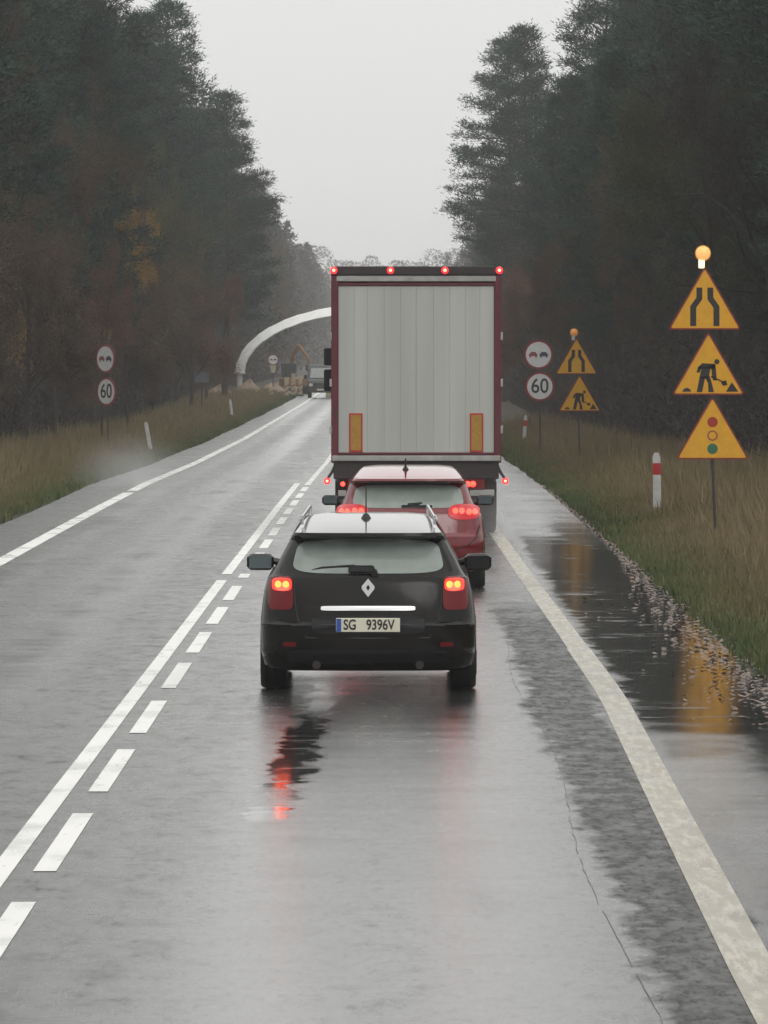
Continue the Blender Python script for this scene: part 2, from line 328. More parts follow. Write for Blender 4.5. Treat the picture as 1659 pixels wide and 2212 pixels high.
# ------------------------------------------------------------ building helpers
def link(name, me, m=None, parent=None, smooth_=None):
    o = bpy.data.objects.new(name, me); COL.objects.link(o)
    if m is not None and not me.materials:
        for q in (m if isinstance(m, (list, tuple)) else [m]): me.materials.append(q)
    if smooth_ is not None:
        me.shade_smooth(); me.set_sharp_from_angle(angle=R(smooth_))
    if parent is not None: o.parent = parent
    return o
def tag(o, label=None, cat=None, group=None, kind=None):
    if label: o['label'] = label
    if cat: o['category'] = cat
    if group: o['group'] = group
    if kind: o['kind'] = kind
    return o
def thing(name, label, cat, loc=(0, 0, 0), rz=0, group=None):
    o = bpy.data.objects.new(name, None); COL.objects.link(o); o.location = loc; o.rotation_euler = (0, 0, rz)
    o.empty_display_size = .2
    return tag(o, label, cat, group)
class MB:
    def __init__(s): s.v = []; s.f = []; s.mi = []
    def add(s, vs, fs, mi=0):
        k = len(s.v); s.v += [tuple(v) for v in vs]; s.f += [tuple(i+k for i in f) for f in fs]; s.mi += [mi]*len(fs)
    def box(s, x0, x1, y0, y1, z0, z1, mi=0, bev=0):
        if bev:
            b = bev
            ring = lambda z, i: [(x0+i+b*(1-i/b if 0 else 1)*0, 0, 0)]
            pts = []
            for (z, e) in ((z0, b), (z0+b, 0), (z1-b, 0), (z1, b)):
                X0, X1, Y0, Y1 = x0+e, x1-e, y0+e, y1-e
                pts += [(X0+b, Y0, z), (X1-b, Y0, z), (X1, Y0+b, z), (X1, Y1-b, z), (X1-b, Y1, z), (X0+b, Y1, z), (X0, Y1-b, z), (X0, Y0+b, z)]
            fs = [tuple(range(7, -1, -1)), tuple(range(24, 32))]
            for r in range(3):
                for i in range(8):
                    j = (i+1) % 8; fs.append((r*8+i, r*8+j, r*8+8+j, r*8+8+i))
            s.add(pts, fs, mi); return s
        s.add([(x0, y0, z0), (x1, y0, z0), (x1, y1, z0), (x0, y1, z0), (x0, y0, z1), (x1, y0, z1), (x1, y1, z1), (x0, y1, z1)],
              [(3, 2, 1, 0), (4, 5, 6, 7), (0, 1, 5, 4), (1, 2, 6, 5), (2, 3, 7, 6), (3, 0, 4, 7)], mi); return s
    def prism(s, pts, y0, y1, mi=0):
        """2-D outline in x, z (counter-clockwise seen from -y) given depth"""
        n = len(pts)
        s.add([(x, y0, z) for x, z in pts] + [(x, y1, z) for x, z in pts],
              [tuple(range(n)), tuple(range(2*n-1, n-1, -1))] + [(i, i+n, (i+1) % n+n, (i+1) % n) for i in range(n)], mi); return s
    def tube(s, p0, p1, r0, r1=None, n=8, mi=0, cap=True):
        r1 = r0 if r1 is None else r1
        p0, p1 = Vector(p0), Vector(p1); d = (p1-p0)
        if d.length < 1e-6: return s
        d.normalize(); a = d.orthogonal().normalized(); b = d.cross(a)
        vs = []
        for p, r in ((p0, r0), (p1, r1)):
            for i in range(n):
                t = 2*math.pi*i/n; vs.append(p+a*(r*math.cos(t))+b*(r*math.sin(t)))
        fs = [(i, (i+1) % n, (i+1) % n+n, i+n) for i in range(n)]
        if cap: fs += [tuple(range(n-1, -1, -1)), tuple(range(n, 2*n))]
        s.add(vs, fs, mi); return s
    def path(s, pts, rs, n=8, mi=0):
        for i in range(len(pts)-1): s.tube(pts[i], pts[i+1], rs[i], rs[i+1], n, mi)
        return s
    def lathe(s, prof, axis='z', c=(0, 0, 0), n=24, mi=0):
        """prof: (radius, along)"""
        vs = []
        for r, a in prof:
            for i in range(n):
                t = 2*math.pi*i/n; u, v = r*math.cos(t), r*math.sin(t)
                p = {'z': (u, v, a), 'x': (a, u, v), 'y': (v, a, u)}[axis]
                vs.append((p[0]+c[0], p[1]+c[1], p[2]+c[2]))
        fs = []
        for k in range(len(prof)-1):
            for i in range(n):
                j = (i+1) % n; fs.append((k*n+i, k*n+j, k*n+n+j, k*n+n+i))
        s.add(vs, fs, mi); return s
    def mesh(s, name):
        me = bpy.data.meshes.new(name); me.from_pydata(s.v, [], s.f); me.update()
        if any(s.mi): me.polygons.foreach_set('material_index', s.mi)
        bm = bmesh.new(); bm.from_mesh(me); bmesh.ops.recalc_face_normals(bm, faces=bm.faces); bm.to_mesh(me); bm.free()
        return me
    def build(s, name, m, parent=None, smooth_=None):
        return link(name, s.mesh(name), m, parent, smooth_)
def tri_mesh(name, V, nv=3):
    """V: (n, nv, 3) loose polygons with nv corners"""
    n = len(V); me = bpy.data.meshes.new(name)
    me.vertices.add(n*nv); me.vertices.foreach_set('co', np.ascontiguousarray(V, dtype=np.float32).ravel())
    me.loops.add(n*nv); me.loops.foreach_set('vertex_index', np.arange(n*nv, dtype=np.int32))
    me.polygons.add(n); me.polygons.foreach_set('loop_start', np.arange(0, n*nv, nv, dtype=np.int32))
    me.update(calc_edges=True); return me
def copy_tree(o, parent=None):
    c = o.copy(); COL.objects.link(c); c.parent = parent
    if parent is not None: c.matrix_parent_inverse = o.matrix_parent_inverse.copy()
    for ch in [q for q in bpy.data.objects if q.parent == o]: copy_tree(ch, c)
    return c
def text_mesh(txt, size, align='CENTER', ext=.002, sx=1., off=.0):
    cu = bpy.data.curves.new('lettering', 'FONT'); cu.body = txt; cu.size = size; cu.align_x = align; cu.align_y = 'CENTER'; cu.extrude = ext; cu.offset = off
    o = bpy.data.objects.new('lettering', cu); COL.objects.link(o)
    dg = bpy.context.evaluated_depsgraph_get(); me = bpy.data.meshes.new_from_object(o.evaluated_get(dg))
    me.transform(Matrix.Rotation(R(90), 4, 'X') @ Matrix.Diagonal((sx, 1, 1, 1)))
    bpy.data.objects.remove(o); return me

# ------------------------------------------------------------ ground and road
def zr(y):
    return float(np.interp(y, [0, 110, 131, 165, 218, 300, 372, 450, 1600, 3500], [0, 0, -.03, -.2, -.34, -.38, -.39, -.3, 0, 0]))
EL, ERt = -6.25, 3.15
YS = [-420, -200, -60, -20, 0] + list(range(10, 240, 6)) + list(range(240, 600, 20)) + list(range(600, 3600, 150))
xs = [-1500, -400, -120, -40, -22, -14, -11, -9, -7.4, -6.6, EL-.02, EL+.12, 3.03, ERt+.02, 3.4, 4.2, 5.5, 7.5, 10, 14, 22, 40, 120, 400, 1500]
def gz(x, y):
    d = max(EL-x, x-ERt)
    if d < 0: return zr(y)-.06
    f = float(np.interp(d, [0, .15, .6, 2.0, 3.5, 5, 9, 30, 1500], [-.02, .0, .03, -.02, -.12, -.05, .05, .2, .2]))
    return zr(y)+f
g = MB(); nx = len(xs)
g.add([(x, y, gz(x, y)) for y in YS for x in xs], [(r*nx+i, r*nx+i+1, (r+1)*nx+i+1, (r+1)*nx+i) for r in range(len(YS)-1) for i in range(nx-1)])
tag(g.build('ground', M_ground, None, 30), kind='structure')
def strip(name, m, edges, dz, y0, y1, kind='structure', step=6):
    """edges(y) -> left, right"""
    ys = list(np.arange(y0, y1, step))+[y1]
    b = MB(); vs = []
    for y in ys:
        a, c = edges(y); vs += [(a, y, zr(y)+dz), (c, y, zr(y)+dz)]
    b.add(vs, [(2*i, 2*i+1, 2*i+3, 2*i+2) for i in range(len(ys)-1)])
    return b
def asphalt_edges(y):
    return (-6.25+.05*math.sin(y*.13), 3.15+.04*math.sin(y*.21+1)+.03*math.sin(y*.7))
rb = strip('road', M_road, asphalt_edges, 0, -400, 1500, step=3)
tag(rb.build('road', M_road), kind='structure')
XC = lambda y: float(np.interp(y, [0, 38, 77, 131, 165, 400], [-2.105, -2.09, -2.045, -1.97, -1.93, -1.95]))
XD = lambda y: XC(y)+.235
XR = lambda y: float(np.interp(y, [0, 27, 36, 50, 62, 74, 98, 140, 400], [1.60, 1.63, 1.69, 1.79, 1.74, 1.68, 1.59, 1.52, 1.5]))
XL = lambda y: -5.15
lm = MB()
def addline(f, wd, y0, y1, mi=0, step=3):
    b = strip('', None, lambda y: (f(y)-wd/2, f(y)+wd/2), .004, y0, y1, step=step); lm.add(b.v, b.f, mi)
addline(XL, .22, -20, 122); addline(XL, .22, 123.5, 1400)
addline(XC, .125, 0, 75.2); addline(XC, .125, 77.2, 131)
for k in range(-5, 18):
    a = 33.2+6*k
    if abs(a-75.2) < 2: addline(XD, .13, 76.0, 77.3)
    elif a < 133: addline(XD, .125, a, a+4.15, step=1.4)
addline(XD, .12, 133, 1400)
addline(XR, .22, -20, 58, 1); addline(XR, .20, 58, 1400, 1)
tag(lm.build('road_markings', [M_line, M_lineworn]), kind='structure')
cb = MB(); random.seed(3)
pts = []; y = 12.
while y < 62:
    pts.append((1.09+.05*math.sin(y*.33)+random.uniform(-.006, .006), y)); y += .35
vs = []
for i, (x, y) in enumerate(pts):
    wd = .0013+.0015*random.random(); vs += [(x-wd, y, .0035), (x+wd, y, .0035)]
cb.add(vs, [(2*i, 2*i+1, 2*i+3, 2*i+2) for i in range(len(pts)-1) if (i*7) % 9])
tag(cb.build('road_crack', M_crack), kind='structure')

# ------------------------------------------------------------ grass, litter, undergrowth
def clumpy(rng, n, x0, x1, y0, y1, sx=.5, sy=1.5):
    cx = rng.uniform(x0, x1, n//25+1); cyy = y0+(y1-y0)*rng.random(n//25+1)**1.25
    k = rng.integers(0, len(cx), n)
    return np.clip(cx[k]+rng.normal(0, sx, n)*.6, x0, x1), np.clip(cyy[k]+rng.normal(0, sy, n)*.5, y0, y1)
zrv = np.vectorize(zr)
def grass(seed, side, n, y0, y1, x0, x1):
    rng = np.random.default_rng(seed)
    X, Y = clumpy(rng, n, x0, x1, y0, y1)
    h2 = n//2
    X[:h2] = rng.uniform(x0, x1, h2); Y[:h2] = y0+(y1-y0)*rng.random(h2)**1.35
    d = (X-ERt) if side > 0 else (EL-X)
    keep = d > rng.random(n)*.18-.02
    X, Y, d = X[keep], Y[keep], d[keep]; n = len(X)
    tall = np.clip((d-.7)/1.5, 0, 1)
    patch = .5+.25*np.sin(X*1.7+Y*.13)*np.sin(Y*.31+X)+.25*np.sin(X*4.1+Y*.9)*np.sin(Y*1.7-X*3)
    h = (.07+.10*rng.random(n))*(1-tall)+tall*(.22+.55*rng.random(n)*patch+.45*rng.random(n)**7)
    wd = (.007+.008*rng.random(n))*(1+Y/160)
    a = rng.uniform(0, 2*np.pi, n); lean = h*rng.normal(0, .35, n); b = rng.uniform(0, 2*np.pi, n)
    Z = zrv(Y)+np.interp(d, [0, .15, .6, 2.0, 3.5, 5, 9], [-.02, .0, .03, -.02, -.12, -.05, .05])-.01
    V = np.empty((n, 3, 3))
    V[:, 0] = np.c_[X-wd*np.cos(a), Y-wd*np.sin(a), Z]; V[:, 1] = np.c_[X+wd*np.cos(a), Y+wd*np.sin(a), Z]
    V[:, 2] = np.c_[X+lean*np.cos(b), Y+lean*np.sin(b), Z+h]
    return V
tag(link('grass', tri_mesh('grass', grass(1, 1, 420000, 44, 250, ERt-.02, 9.8)), M_grass), 'tall wet tan grass with a green fringe on the verge behind the yellow signs', 'grass', kind='stuff')
tag(link('grass', tri_mesh('grass', grass(2, -1, 330000, 90, 430, -13.5, EL+.02)), M_grass), 'brownish green grass on the verge beyond the oncoming lane', 'grass', kind='stuff')
def litter(seed, n, f):
    rng = np.random.default_rng(seed); P = f(rng, n); n = len(P)
    s = .010+.034*rng.random(n)**1.6; a = rng.uniform(0, 6.28, n); t = rng.normal(0, .35, n); t2 = rng.normal(0, .35, n)
    u = np.c_[np.cos(a), np.sin(a), t]*s[:, None]; v = np.c_[-np.sin(a), np.cos(a), t2]*(s*.65)[:, None]
    V = np.stack([P-u, P-v*1.1, P+u, P+v], 1); V[:, :, 2] = np.maximum(V[:, :, 2], P[:, 2][:, None]-.006)
    V[:, :, 2] += .012
    return V
def lit_edge(rng, n):
    Y = 46+84*rng.random(n)**1.3
    wd = np.interp(Y, [46, 60, 72, 84, 130], [.10, .22, .13, .04, .025])
    X = 3.17+rng.normal(0, 1, n)*wd*.75-wd*.7
    big = (rng.random(n) < .25) & (Y < 74)
    X[big] -= rng.exponential(.22, big.sum())
    k = (X > 1.95) & (X < 3.7); X, Y = X[k], Y[k]
    return np.c_[X, Y, zrv(Y)+.003]
tag(link('fallen_leaves', tri_mesh('fallen_leaves', litter(4, 3600, lit_edge), 4), M_litter), 'pinkish fallen leaves along the wet asphalt edge below the yellow signs', 'leaf litter', kind='stuff')
def thicket(seed, n, side, y0, y1, xin, depth, hmax):
    """twigs and dead stalks of the forest edge"""
    rng = np.random.default_rng(seed)
    Y = y0+(y1-y0)*rng.random(n)**1.5
    base = np.interp(Y, *xin); X = base+side*depth*rng.random(n)**1.6
    hm = hmax*(.35+.65*np.interp(np.abs(X-base), [0, 1.5, depth], [.25, .8, 1]))*(.75+.35*np.sin(Y*.23)+.2*np.sin(Y*.71+X))
    Z = zrv(Y)-.1+hm*rng.random(n)**1.15
    L = .25+.6*rng.random(n); wd = (.006+.02*rng.random(n)**2)*(1+Y/300)
    D = rng.normal(0, 1, (n, 3)); D[:, 2] = np.abs(D[:, 2])+.5; D /= np.linalg.norm(D, axis=1)[:, None]
    S = np.cross(D, rng.normal(0, 1, (n, 3))); S /= np.linalg.norm(S, axis=1)[:, None]
    P = np.c_[X, Y, Z]; leaf = rng.random(n) < .5
    L[leaf] = .08+.10*rng.random(leaf.sum()); wd[leaf] = .035+.035*rng.random(leaf.sum())
    return np.stack([P-S*wd[:, None], P+S*wd[:, None], P+D*L[:, None]], 1)
XINR = ([60, 110, 150, 200, 260, 400, 700], [9.6, 9.2, 8.4, 7.2, 6.8, 7.5, 7.5])
XINL = ([60, 150, 200, 260, 400, 900], [-12.6, -12.2, -11.2, -10.6, -12.2, -13])
tag(link('undergrowth', tri_mesh('undergrowth', thicket(7, 230000, 1, 90, 620, XINR, 9, 5.0)), M_undergrowth), 'dark brown tangled undergrowth at the foot of the forest behind the yellow signs', 'undergrowth', kind='stuff')
tag(link('undergrowth', tri_mesh('undergrowth', thicket(8, 230000, -1, 150, 700, XINL, 9, 5.0)), M_undergrowth), 'dark brown tangled undergrowth at the foot of the forest beyond the oncoming lane', 'undergrowth', kind='stuff')

# ------------------------------------------------------------ trees
def ortho(D, rng):
    S = np.cross(D, rng.normal(0, 1, D.shape)); return S/np.linalg.norm(S, axis=1)[:, None]
def blades(P, D, L, W, rng):
    S = ortho(D, rng); return np.stack([P-S*W[:, None], P+S*W[:, None], P+D*L[:, None]], 1)
def pine_meshes(seed, H, Rm, cb, blades_n=46000):
    rng = np.random.default_rng(seed); tr = MB()
    lx, ly = rng.normal(0, .012, 2)
    def axis(z): return Vector((lx*z+.12*math.sin(z*.35+seed), ly*z+.1*math.cos(z*.3+seed), z))
    zz = [0, .5]+list(np.linspace(1.6, H, 14)); tr.path([axis(z) for z in zz], [max(.02, .21*(1-z/H)**.8)+(.05 if z == 0 else 0) for z in zz], 7)
    clumps = []; z = cb
    while z < H-.3:
        t = (z-cb)/(H-cb); prof = (math.sin(min(1, (t+.12)/.42)*math.pi/2))*(1-t)**.62*1.12
        nl = int(rng.integers(3, 6)); a0 = rng.uniform(0, 6.28)
        for k in range(nl):
            a = a0+k*6.283/nl+rng.normal(0, .25); L = max(.35, Rm*prof*rng.uniform(.62, 1.12)); rise = rng.uniform(-.05, .28)+.35*t
            p0 = axis(z); pts = [p0]; dirv = Vector((math.cos(a), math.sin(a), rise)).normalized(); p = p0.copy()
            ns = 5
            for q in range(ns):
                dirv = (dirv+Vector((rng.normal(0, .08), rng.normal(0, .08), rng.normal(.03, .06)+(.09 if q > 2 else -.05)))).normalized()
                p = p+dirv*(L/ns); pts.append(p.copy())
            tr.path(pts, [max(.012, .016+.018*L*(1-i/ns)) for i in range(ns+1)], 3)
            for q in range(int(4+L*3.2)):
                u = rng.uniform(.32, 1.0)**.8; f = u*ns; i = min(ns-1, int(f)); b = pts[i].lerp(pts[i+1], f-i)
                side = (1-u)*.42*L+.14; sa = a+math.pi/2*rng.choice([-1, 1])
                off = Vector((math.cos(sa), math.sin(sa), 0))*abs(rng.normal(0, side))+Vector((math.cos(a), math.sin(a), 0))*rng.uniform(0, .3)
                c = b+off+Vector((0, 0, rng.uniform(-.02, .16)))
                clumps.append((c.x, c.y, c.z, math.cos(a), math.sin(a)))
        z += rng.uniform(.30, .52)
    top = axis(H-.2)
    for q in range(10): clumps.append((top.x+rng.normal(0, .15), top.y+rng.normal(0, .15), top.z-rng.uniform(-.3, .8), 0, 0))
    C = np.array(clumps); k = rng.integers(0, len(C), blades_n)
    off = rng.normal(0, 1, (blades_n, 3))*np.array([.21, .21, .12])
    P = C[k, :3]+off
    D = off/.2*.5+np.c_[C[k, 3], C[k, 4], np.full(blades_n, .9)]*.7+rng.normal(0, .5, (blades_n, 3)); D /= np.linalg.norm(D, axis=1)[:, None]
    V = blades(P, D, .12+.12*rng.random(blades_n), .018+.016*rng.random(blades_n), rng)
    return tr.mesh('pine_trunk'), tri_mesh('pine_crown', V)
def broad_meshes(seed, H, Rm, leaves_n, twig_n, leafsize=.07, droop=0., cb=.22, narrow=1.):
    rng = np.random.default_rng(seed); tr = MB(); tips = []
    def grow(p, d, L, r, depth):
        ns = 4; pts = [p.copy()]; rs = [r]
        for q in range(ns):
            d = (d+Vector((rng.normal(0, .10), rng.normal(0, .10), rng.normal(.02, .07)-(droop if depth > 2 else 0)))).normalized()
            p = p+d*(L/ns); pts.append(p.copy()); rs.append(r*(1-.5*(q+1)/ns))
            if depth >= 2: tips.append((p.x, p.y, p.z, d.x, d.y, d.z))
        tr.path(pts, rs, 6 if depth == 0 else 3)
        if depth >= 4: return
        nb = [6, 4, 4, 3][depth]
        for k in range(nb):
            u = rng.uniform(cb if depth == 0 else .3, 1.0); f = u*ns; i = min(ns-1, int(f)); b = pts[i].lerp(pts[i+1], f-i)
            az = rng.uniform(0, 6.283); o_ = d.orthogonal().normalized(); s_ = (Matrix.Rotation(az, 3, d) @ o_)
            nd = (d*rng.uniform(.5, 1.1)*narrow+s_*rng.uniform(.5, 1.0)).normalized()
            grow(b, nd, L*rng.uniform(.45, .68)*(1-.25*u if depth == 0 else 1), r*.52*(1.1-.5*u), depth+1)
    grow(Vector((0, 0, -.1)), Vector((0, 0, 1)), H*.72, .028*H*.62, 0)
    T = np.array(tips); sc = min(1.3, Rm/max(.1, np.percentile(np.hypot(T[:, 0], T[:, 1]), 95)))
    parts = []
    k = rng.integers(0, len(T), twig_n); P = T[k, :3]+rng.normal(0, .16, (twig_n, 3))
    D = T[k, 3:]*.8+rng.normal(0, .6, (twig_n, 3)); D /= np.linalg.norm(D, axis=1)[:, None]
    parts.append(blades(P, D, .35+.5*rng.random(twig_n), .005+.006*rng.random(twig_n), rng))
    k = rng.integers(0, len(T), leaves_n); P = T[k, :3]+rng.normal(0, .24, (leaves_n, 3))
    D = rng.normal(0, 1, (leaves_n, 3)); D[:, 2] -= .4; D /= np.linalg.norm(D, axis=1)[:, None]
    parts.append(blades(P, D, leafsize*(.8+.9*rng.random(leaves_n)), leafsize*.45*(.7+.6*rng.random(leaves_n)), rng))
    V = np.concatenate(parts); V[:, :, :2] *= sc
    for i, v in enumerate(tr.v): tr.v[i] = (v[0]*sc, v[1]*sc, v[2])
    return tr.mesh('tree_trunk'), tri_mesh('tree_crown', V)
def proto(name, label, cat, group, meshes, mcrown, mtrunk=None):
    t = thing(name, label, cat, group=group)
    mt, mc = meshes; mt.materials.append(mtrunk or M_bark); mc.materials.append(mcrown)
    link('trunk', mt, None, t); link('crown', mc, None, t)
    return t
PINES = [(pine_meshes(11+i, H, r, cb), H) for i, (H, r, cb) in enumerate([(19, 3.6, 5.5), (17, 3.2, 4.5), (21, 4.0, 8.0), (16, 3.4, 3.6), (18, 3.0, 3.0)])]
BROADS = [broad_meshes(31, 13, 3.6, 22000, 16000), broad_meshes(32, 11, 3.2, 18000, 18000), broad_meshes(33, 15, 4.0, 16000, 22000), broad_meshes(34, 8, 2.6, 14000, 13000)]
BIRCH = broad_meshes(41, 10, 2.3, 26000, 8000, .075, .10, .2, 1.2)
BARE = broad_meshes(45, 13, 3.6, 2500, 20000)
def plant(name, label, cat, group, meshes, mcrown, x, y, s=1., rz=None, sz=None, mtrunk=None):
    t = thing(name, label, cat, (x, y, gz(x, y)-.05), random.uniform(0, 6.28) if rz is None else rz, group)
    t.scale = (s, s, s if sz is None else sz)
    for nm, me, mm in (('trunk', meshes[0], mtrunk or M_bark), ('crown', meshes[1], mcrown)):
        if not me.materials: me.materials.append(mm)
        o = bpy.data.objects.new(nm, me); COL.objects.link(o); o.parent = t
        if me.materials[0] != mm:
            o.material_slots[0].link = 'OBJECT'; o.material_slots[0].material = mm
    return t
random.seed(21)
LP = ('pine_tree', 'dark green pine in the forest wall beyond the oncoming lane', 'tree', 'pines in the forest beyond the oncoming lane')
RP = ('pine_tree', 'dark green pine in the forest wall on the side of the yellow signs', 'tree', 'pines in the forest behind the yellow signs')
LB = ('broadleaf_tree', 'brown autumn tree in the forest edge beyond the oncoming lane', 'tree', 'brown trees of the forest edge beyond the oncoming lane')
RB = ('broadleaf_tree', 'brown autumn tree in the forest edge behind the yellow signs', 'tree', 'brown trees of the forest edge behind the yellow signs')
def near_any(x, y, lst, d):
    return any((x-a)**2+((y-b)*.8)**2 < d*d for a, b in lst)
taken = []
def place(lab, side, x, y, x0):
    kind = 'dark green pine' if 'pine' in lab else 'brown autumn tree'
    u = 844+13400*x/y
    if side < 0:
        z = [(-1e9, 'outside the picture beyond the oncoming lane'), (0, 'between the picture edge and the speed discs across the road'), (170, 'above the speed discs across the road'), (300, 'above the leaning marker posts across the road'), (430, 'above the small blue sign'), (520, 'behind the white arch'), (640, 'between the white arch and the sky gap')]
    else:
        z = [(-1e9, 'behind the truck at the sky gap'), (1085, 'between the truck and the no overtaking disc'), (1200, 'behind the pair of smaller triangles'), (1300, 'between the two posts of yellow triangles'), (1450, 'behind the nearest three triangles'), (1659, 'beyond the picture edge past the nearest triangles')]
    t = [w_ for a, w_ in z if u >= a][-1]
    kind = 'pine' if 'pine' in kind else 'brown tree'
    t = t.replace(' beyond the oncoming lane', ' across the road').replace('between the picture edge and the speed discs', 'left of the speed discs')
    r_ = 'front row' if x0 < 12 or (side < 0 and x0 < 14) else 'second row' if x0 < 18 else 'back row'
    return '%s in the %s %s' % (kind, r_, t)
# forest rows: side, trunk line, first and last distance, spacing, share of pines
def row(side, x0, y0, y1, sp, p_pine, grow=1., smin=.85, smax=1.05):
    y = y0
    while y < y1:
        x = side*(x0+random.uniform(-1.1, 1.1)); s = random.uniform(smin, smax)
        if random.random() < p_pine:
            (me, H) = random.choice(PINES); nm = LP if side < 0 else RP
            nm = (nm[0], place(nm[1], side, x, y, x0), nm[2], nm[3])
            plant(*nm, me, M_needle, x, y, s)
        else:
            me = random.choice(BROADS); nm = LB if side < 0 else RB
            nm = (nm[0], place(nm[1], side, x, y, x0), nm[2], nm[3])
            plant(*nm, me, random.choice([M_brown, M_brown, M_olive]) if side > 0 else M_brown, x, y, s*random.uniform(.9, 1.15))
        y += sp*random.uniform(.75, 1.3)*(1+max(0, y-250)/700*grow)
row(-1, 11.6, 185, 330, 7.5, .12, smin=.6, smax=.85)     # low brown edge
row(-1, 13.2, 130, 360, 6.0, .72)
row(-1, 14.6, 363, 760, 6.0, .80)
row(-1, 17, 170, 560, 6.8, .85, smin=.95, smax=1.12)
row(-1, 23, 230, 560, 8.5, .9, smin=1., smax=1.15)
row(1, 8.6, 165, 360, 8.5, .15, smin=.55, smax=.8)
row(1, 10.8, 110, 680, 6., .62)
row(1, 15, 120, 520, 6.5, .75, smin=.95, smax=1.15)
row(1, 21, 200, 500, 8.5, .85, smin=1., smax=1.2)
# trees one can point to
plant('birch_tree', 'small yellow birch glowing among the dark trees above the leaning white road post', 'tree', None, BIRCH, M_yellow, *px(278, 0, 222)[:2], .74, 0)
plant('birch_tree', 'low orange bush-like birch just above the speed signs across the road', 'tree', None, BIRCH, M_rust, *px(222, 0, 190)[:2], .50, 1)
plant('birch_tree', 'yellow birch cut by the picture edge beyond the oncoming lane', 'tree', None, BIRCH, M_yellow, *px(-6, 0, 200)[:2], .72, 2)
plant('broadleaf_tree', 'reddish brown tree high in the forest wall close to the pine branches against the sky', 'tree', None, BROADS[1], M_rust, *px(446, 0, 345)[:2], .84, 1)
plant('broadleaf_tree', 'dull rust coloured tree above the start of the white arch', 'tree', None, BROADS[3], M_rust, *px(410, 0, 300)[:2], .9, 2)
plant('broadleaf_tree', 'tall brown yellow tree with fading leaves above the small yellow birch', 'tree', None, BROADS[0], M_olive, *px(235, 0, 255)[:2], .98, 3)
plant('broadleaf_tree', 'rust coloured tree beside the upper corner of the truck', 'tree', None, BROADS[3], M_rust, *px(1150, 0, 300)[:2], 1.0, 3)
plant('broadleaf_tree', 'olive green leafy tree above the nearest warning signs', 'tree', None, BROADS[1], M_olive, *px(1560, 0, 150)[:2], 1.02, 4)
plant('bare_tree', 'bare dark tree with thick arching boughs at the picture edge above the triangle signs', 'tree', None, BARE, M_undergrowth, *px(1700, 0, 138)[:2], .9, 1.2, mtrunk=M_barkdark)
plant('pine_tree', 'tall pine leaning its long boughs over the sky gap above the truck', 'tree', None, PINES[2][0], M_needle, *px(1090, 0, 385)[:2], 1.12, 2.2, 1.08)
plant('pine_tree', 'tall pine closing the sky at the top of the picture, over the small triangles', 'tree', None, PINES[2][0], M_needle, *px(1275, 0, 300)[:2], 1.06, 1.0)
plant('pine_tree', 'pine with bare lower trunk standing right behind the tall leaning one', 'tree', None, PINES[0][0], M_needle, *px(1140, 0, 360)[:2], 1.05, .5, 1.15)
plant('pine_tree', 'pine whose long level branches stick out against the sky over the white arch', 'tree', None, PINES[0][0], M_needle, *px(490, 0, 372)[:2], 1.1, .2, .98)
# an arching dark bough by the near signs
bb = MB(); x0, y0, z0 = px(1668, 640, 132)
pp = [px(1690, 760, 132), px(1665, 600, 132), px(1625, 520, 132), px(1570, 455, 132), px(1515, 420, 132), px(1440, 425, 132)]
tag(bb.path(pp, [.085, .07, .055, .042, .028, .012], 7).path([pp[2], px(1600, 440, 131), px(1585, 330, 131)], [.035, .022, .008], 5)
    .path([px(1700, 1050, 132), px(1694, 900, 132), pp[0]], [.11, .10, .085], 7).build('leaning_trunk', M_barkdark, None, 40),
    'thin dark leaning trunk curving over behind the nearest triangle signs', 'tree')
# the far wood and unseen trees around the camera, one mass
def far_wood(seed):
    rng = np.random.default_rng(seed); out = []
    def crown(x, y, H, Rr, n, pw=.55):
        t = rng.random(n)**.8; z = H*t; rr = Rr*np.clip(1.25*(1-t)**pw, .06, 1)*(.8+.2*np.sin(t*9+x))*rng.random(n)**.5; a = rng.uniform(0, 6.28, n)
        P = np.c_[x+rr*np.cos(a), y+rr*np.sin(a), z]
        D = rng.normal(0, 1, (n, 3)); D /= np.linalg.norm(D, axis=1)[:, None]
        out.append(blades(P, D, .35+.4*rng.random(n), .10+.10*rng.random(n), rng))
    y = 480.
    while y < 1500:
        for side, x0 in ((-1, 14.5), (1, 12)):
            for r_ in range(3):
                crown(side*(x0+r_*6+rng.uniform(-1.5, 1.5)), y+rng.uniform(-5, 5), rng.uniform(15, 20.5)*(1+.06*r_), 3.6, 1000)
        y += 11+y/90
    y = -400.
    while y < 150:
        for side, x0 in ((-1, 16), (1, 13)):
            if y < 85 or side < 0: crown(side*(x0+rng.uniform(-1.5, 1.5)), y, rng.uniform(16, 20), 4, 420)
        if y < -150: crown(rng.uniform(-14, 14), y, 18, 5, 500)  # unseen crowns across the road behind the camera, added to darken reflections
        y += 8
    for i in range(46):
        crown(-70+3.1*i, 1560+rng.uniform(-30, 60), rng.uniform(25, 28)+1.5*math.sin(i*.5), 7.0, 1500, .3)
    return np.concatenate(out)
tag(link('far_wood', tri_mesh('far_wood', far_wood(5)), M_farwood), 'hazy far wood closing the road above the truck, and unseen trees around the camera', 'wood', kind='stuff')

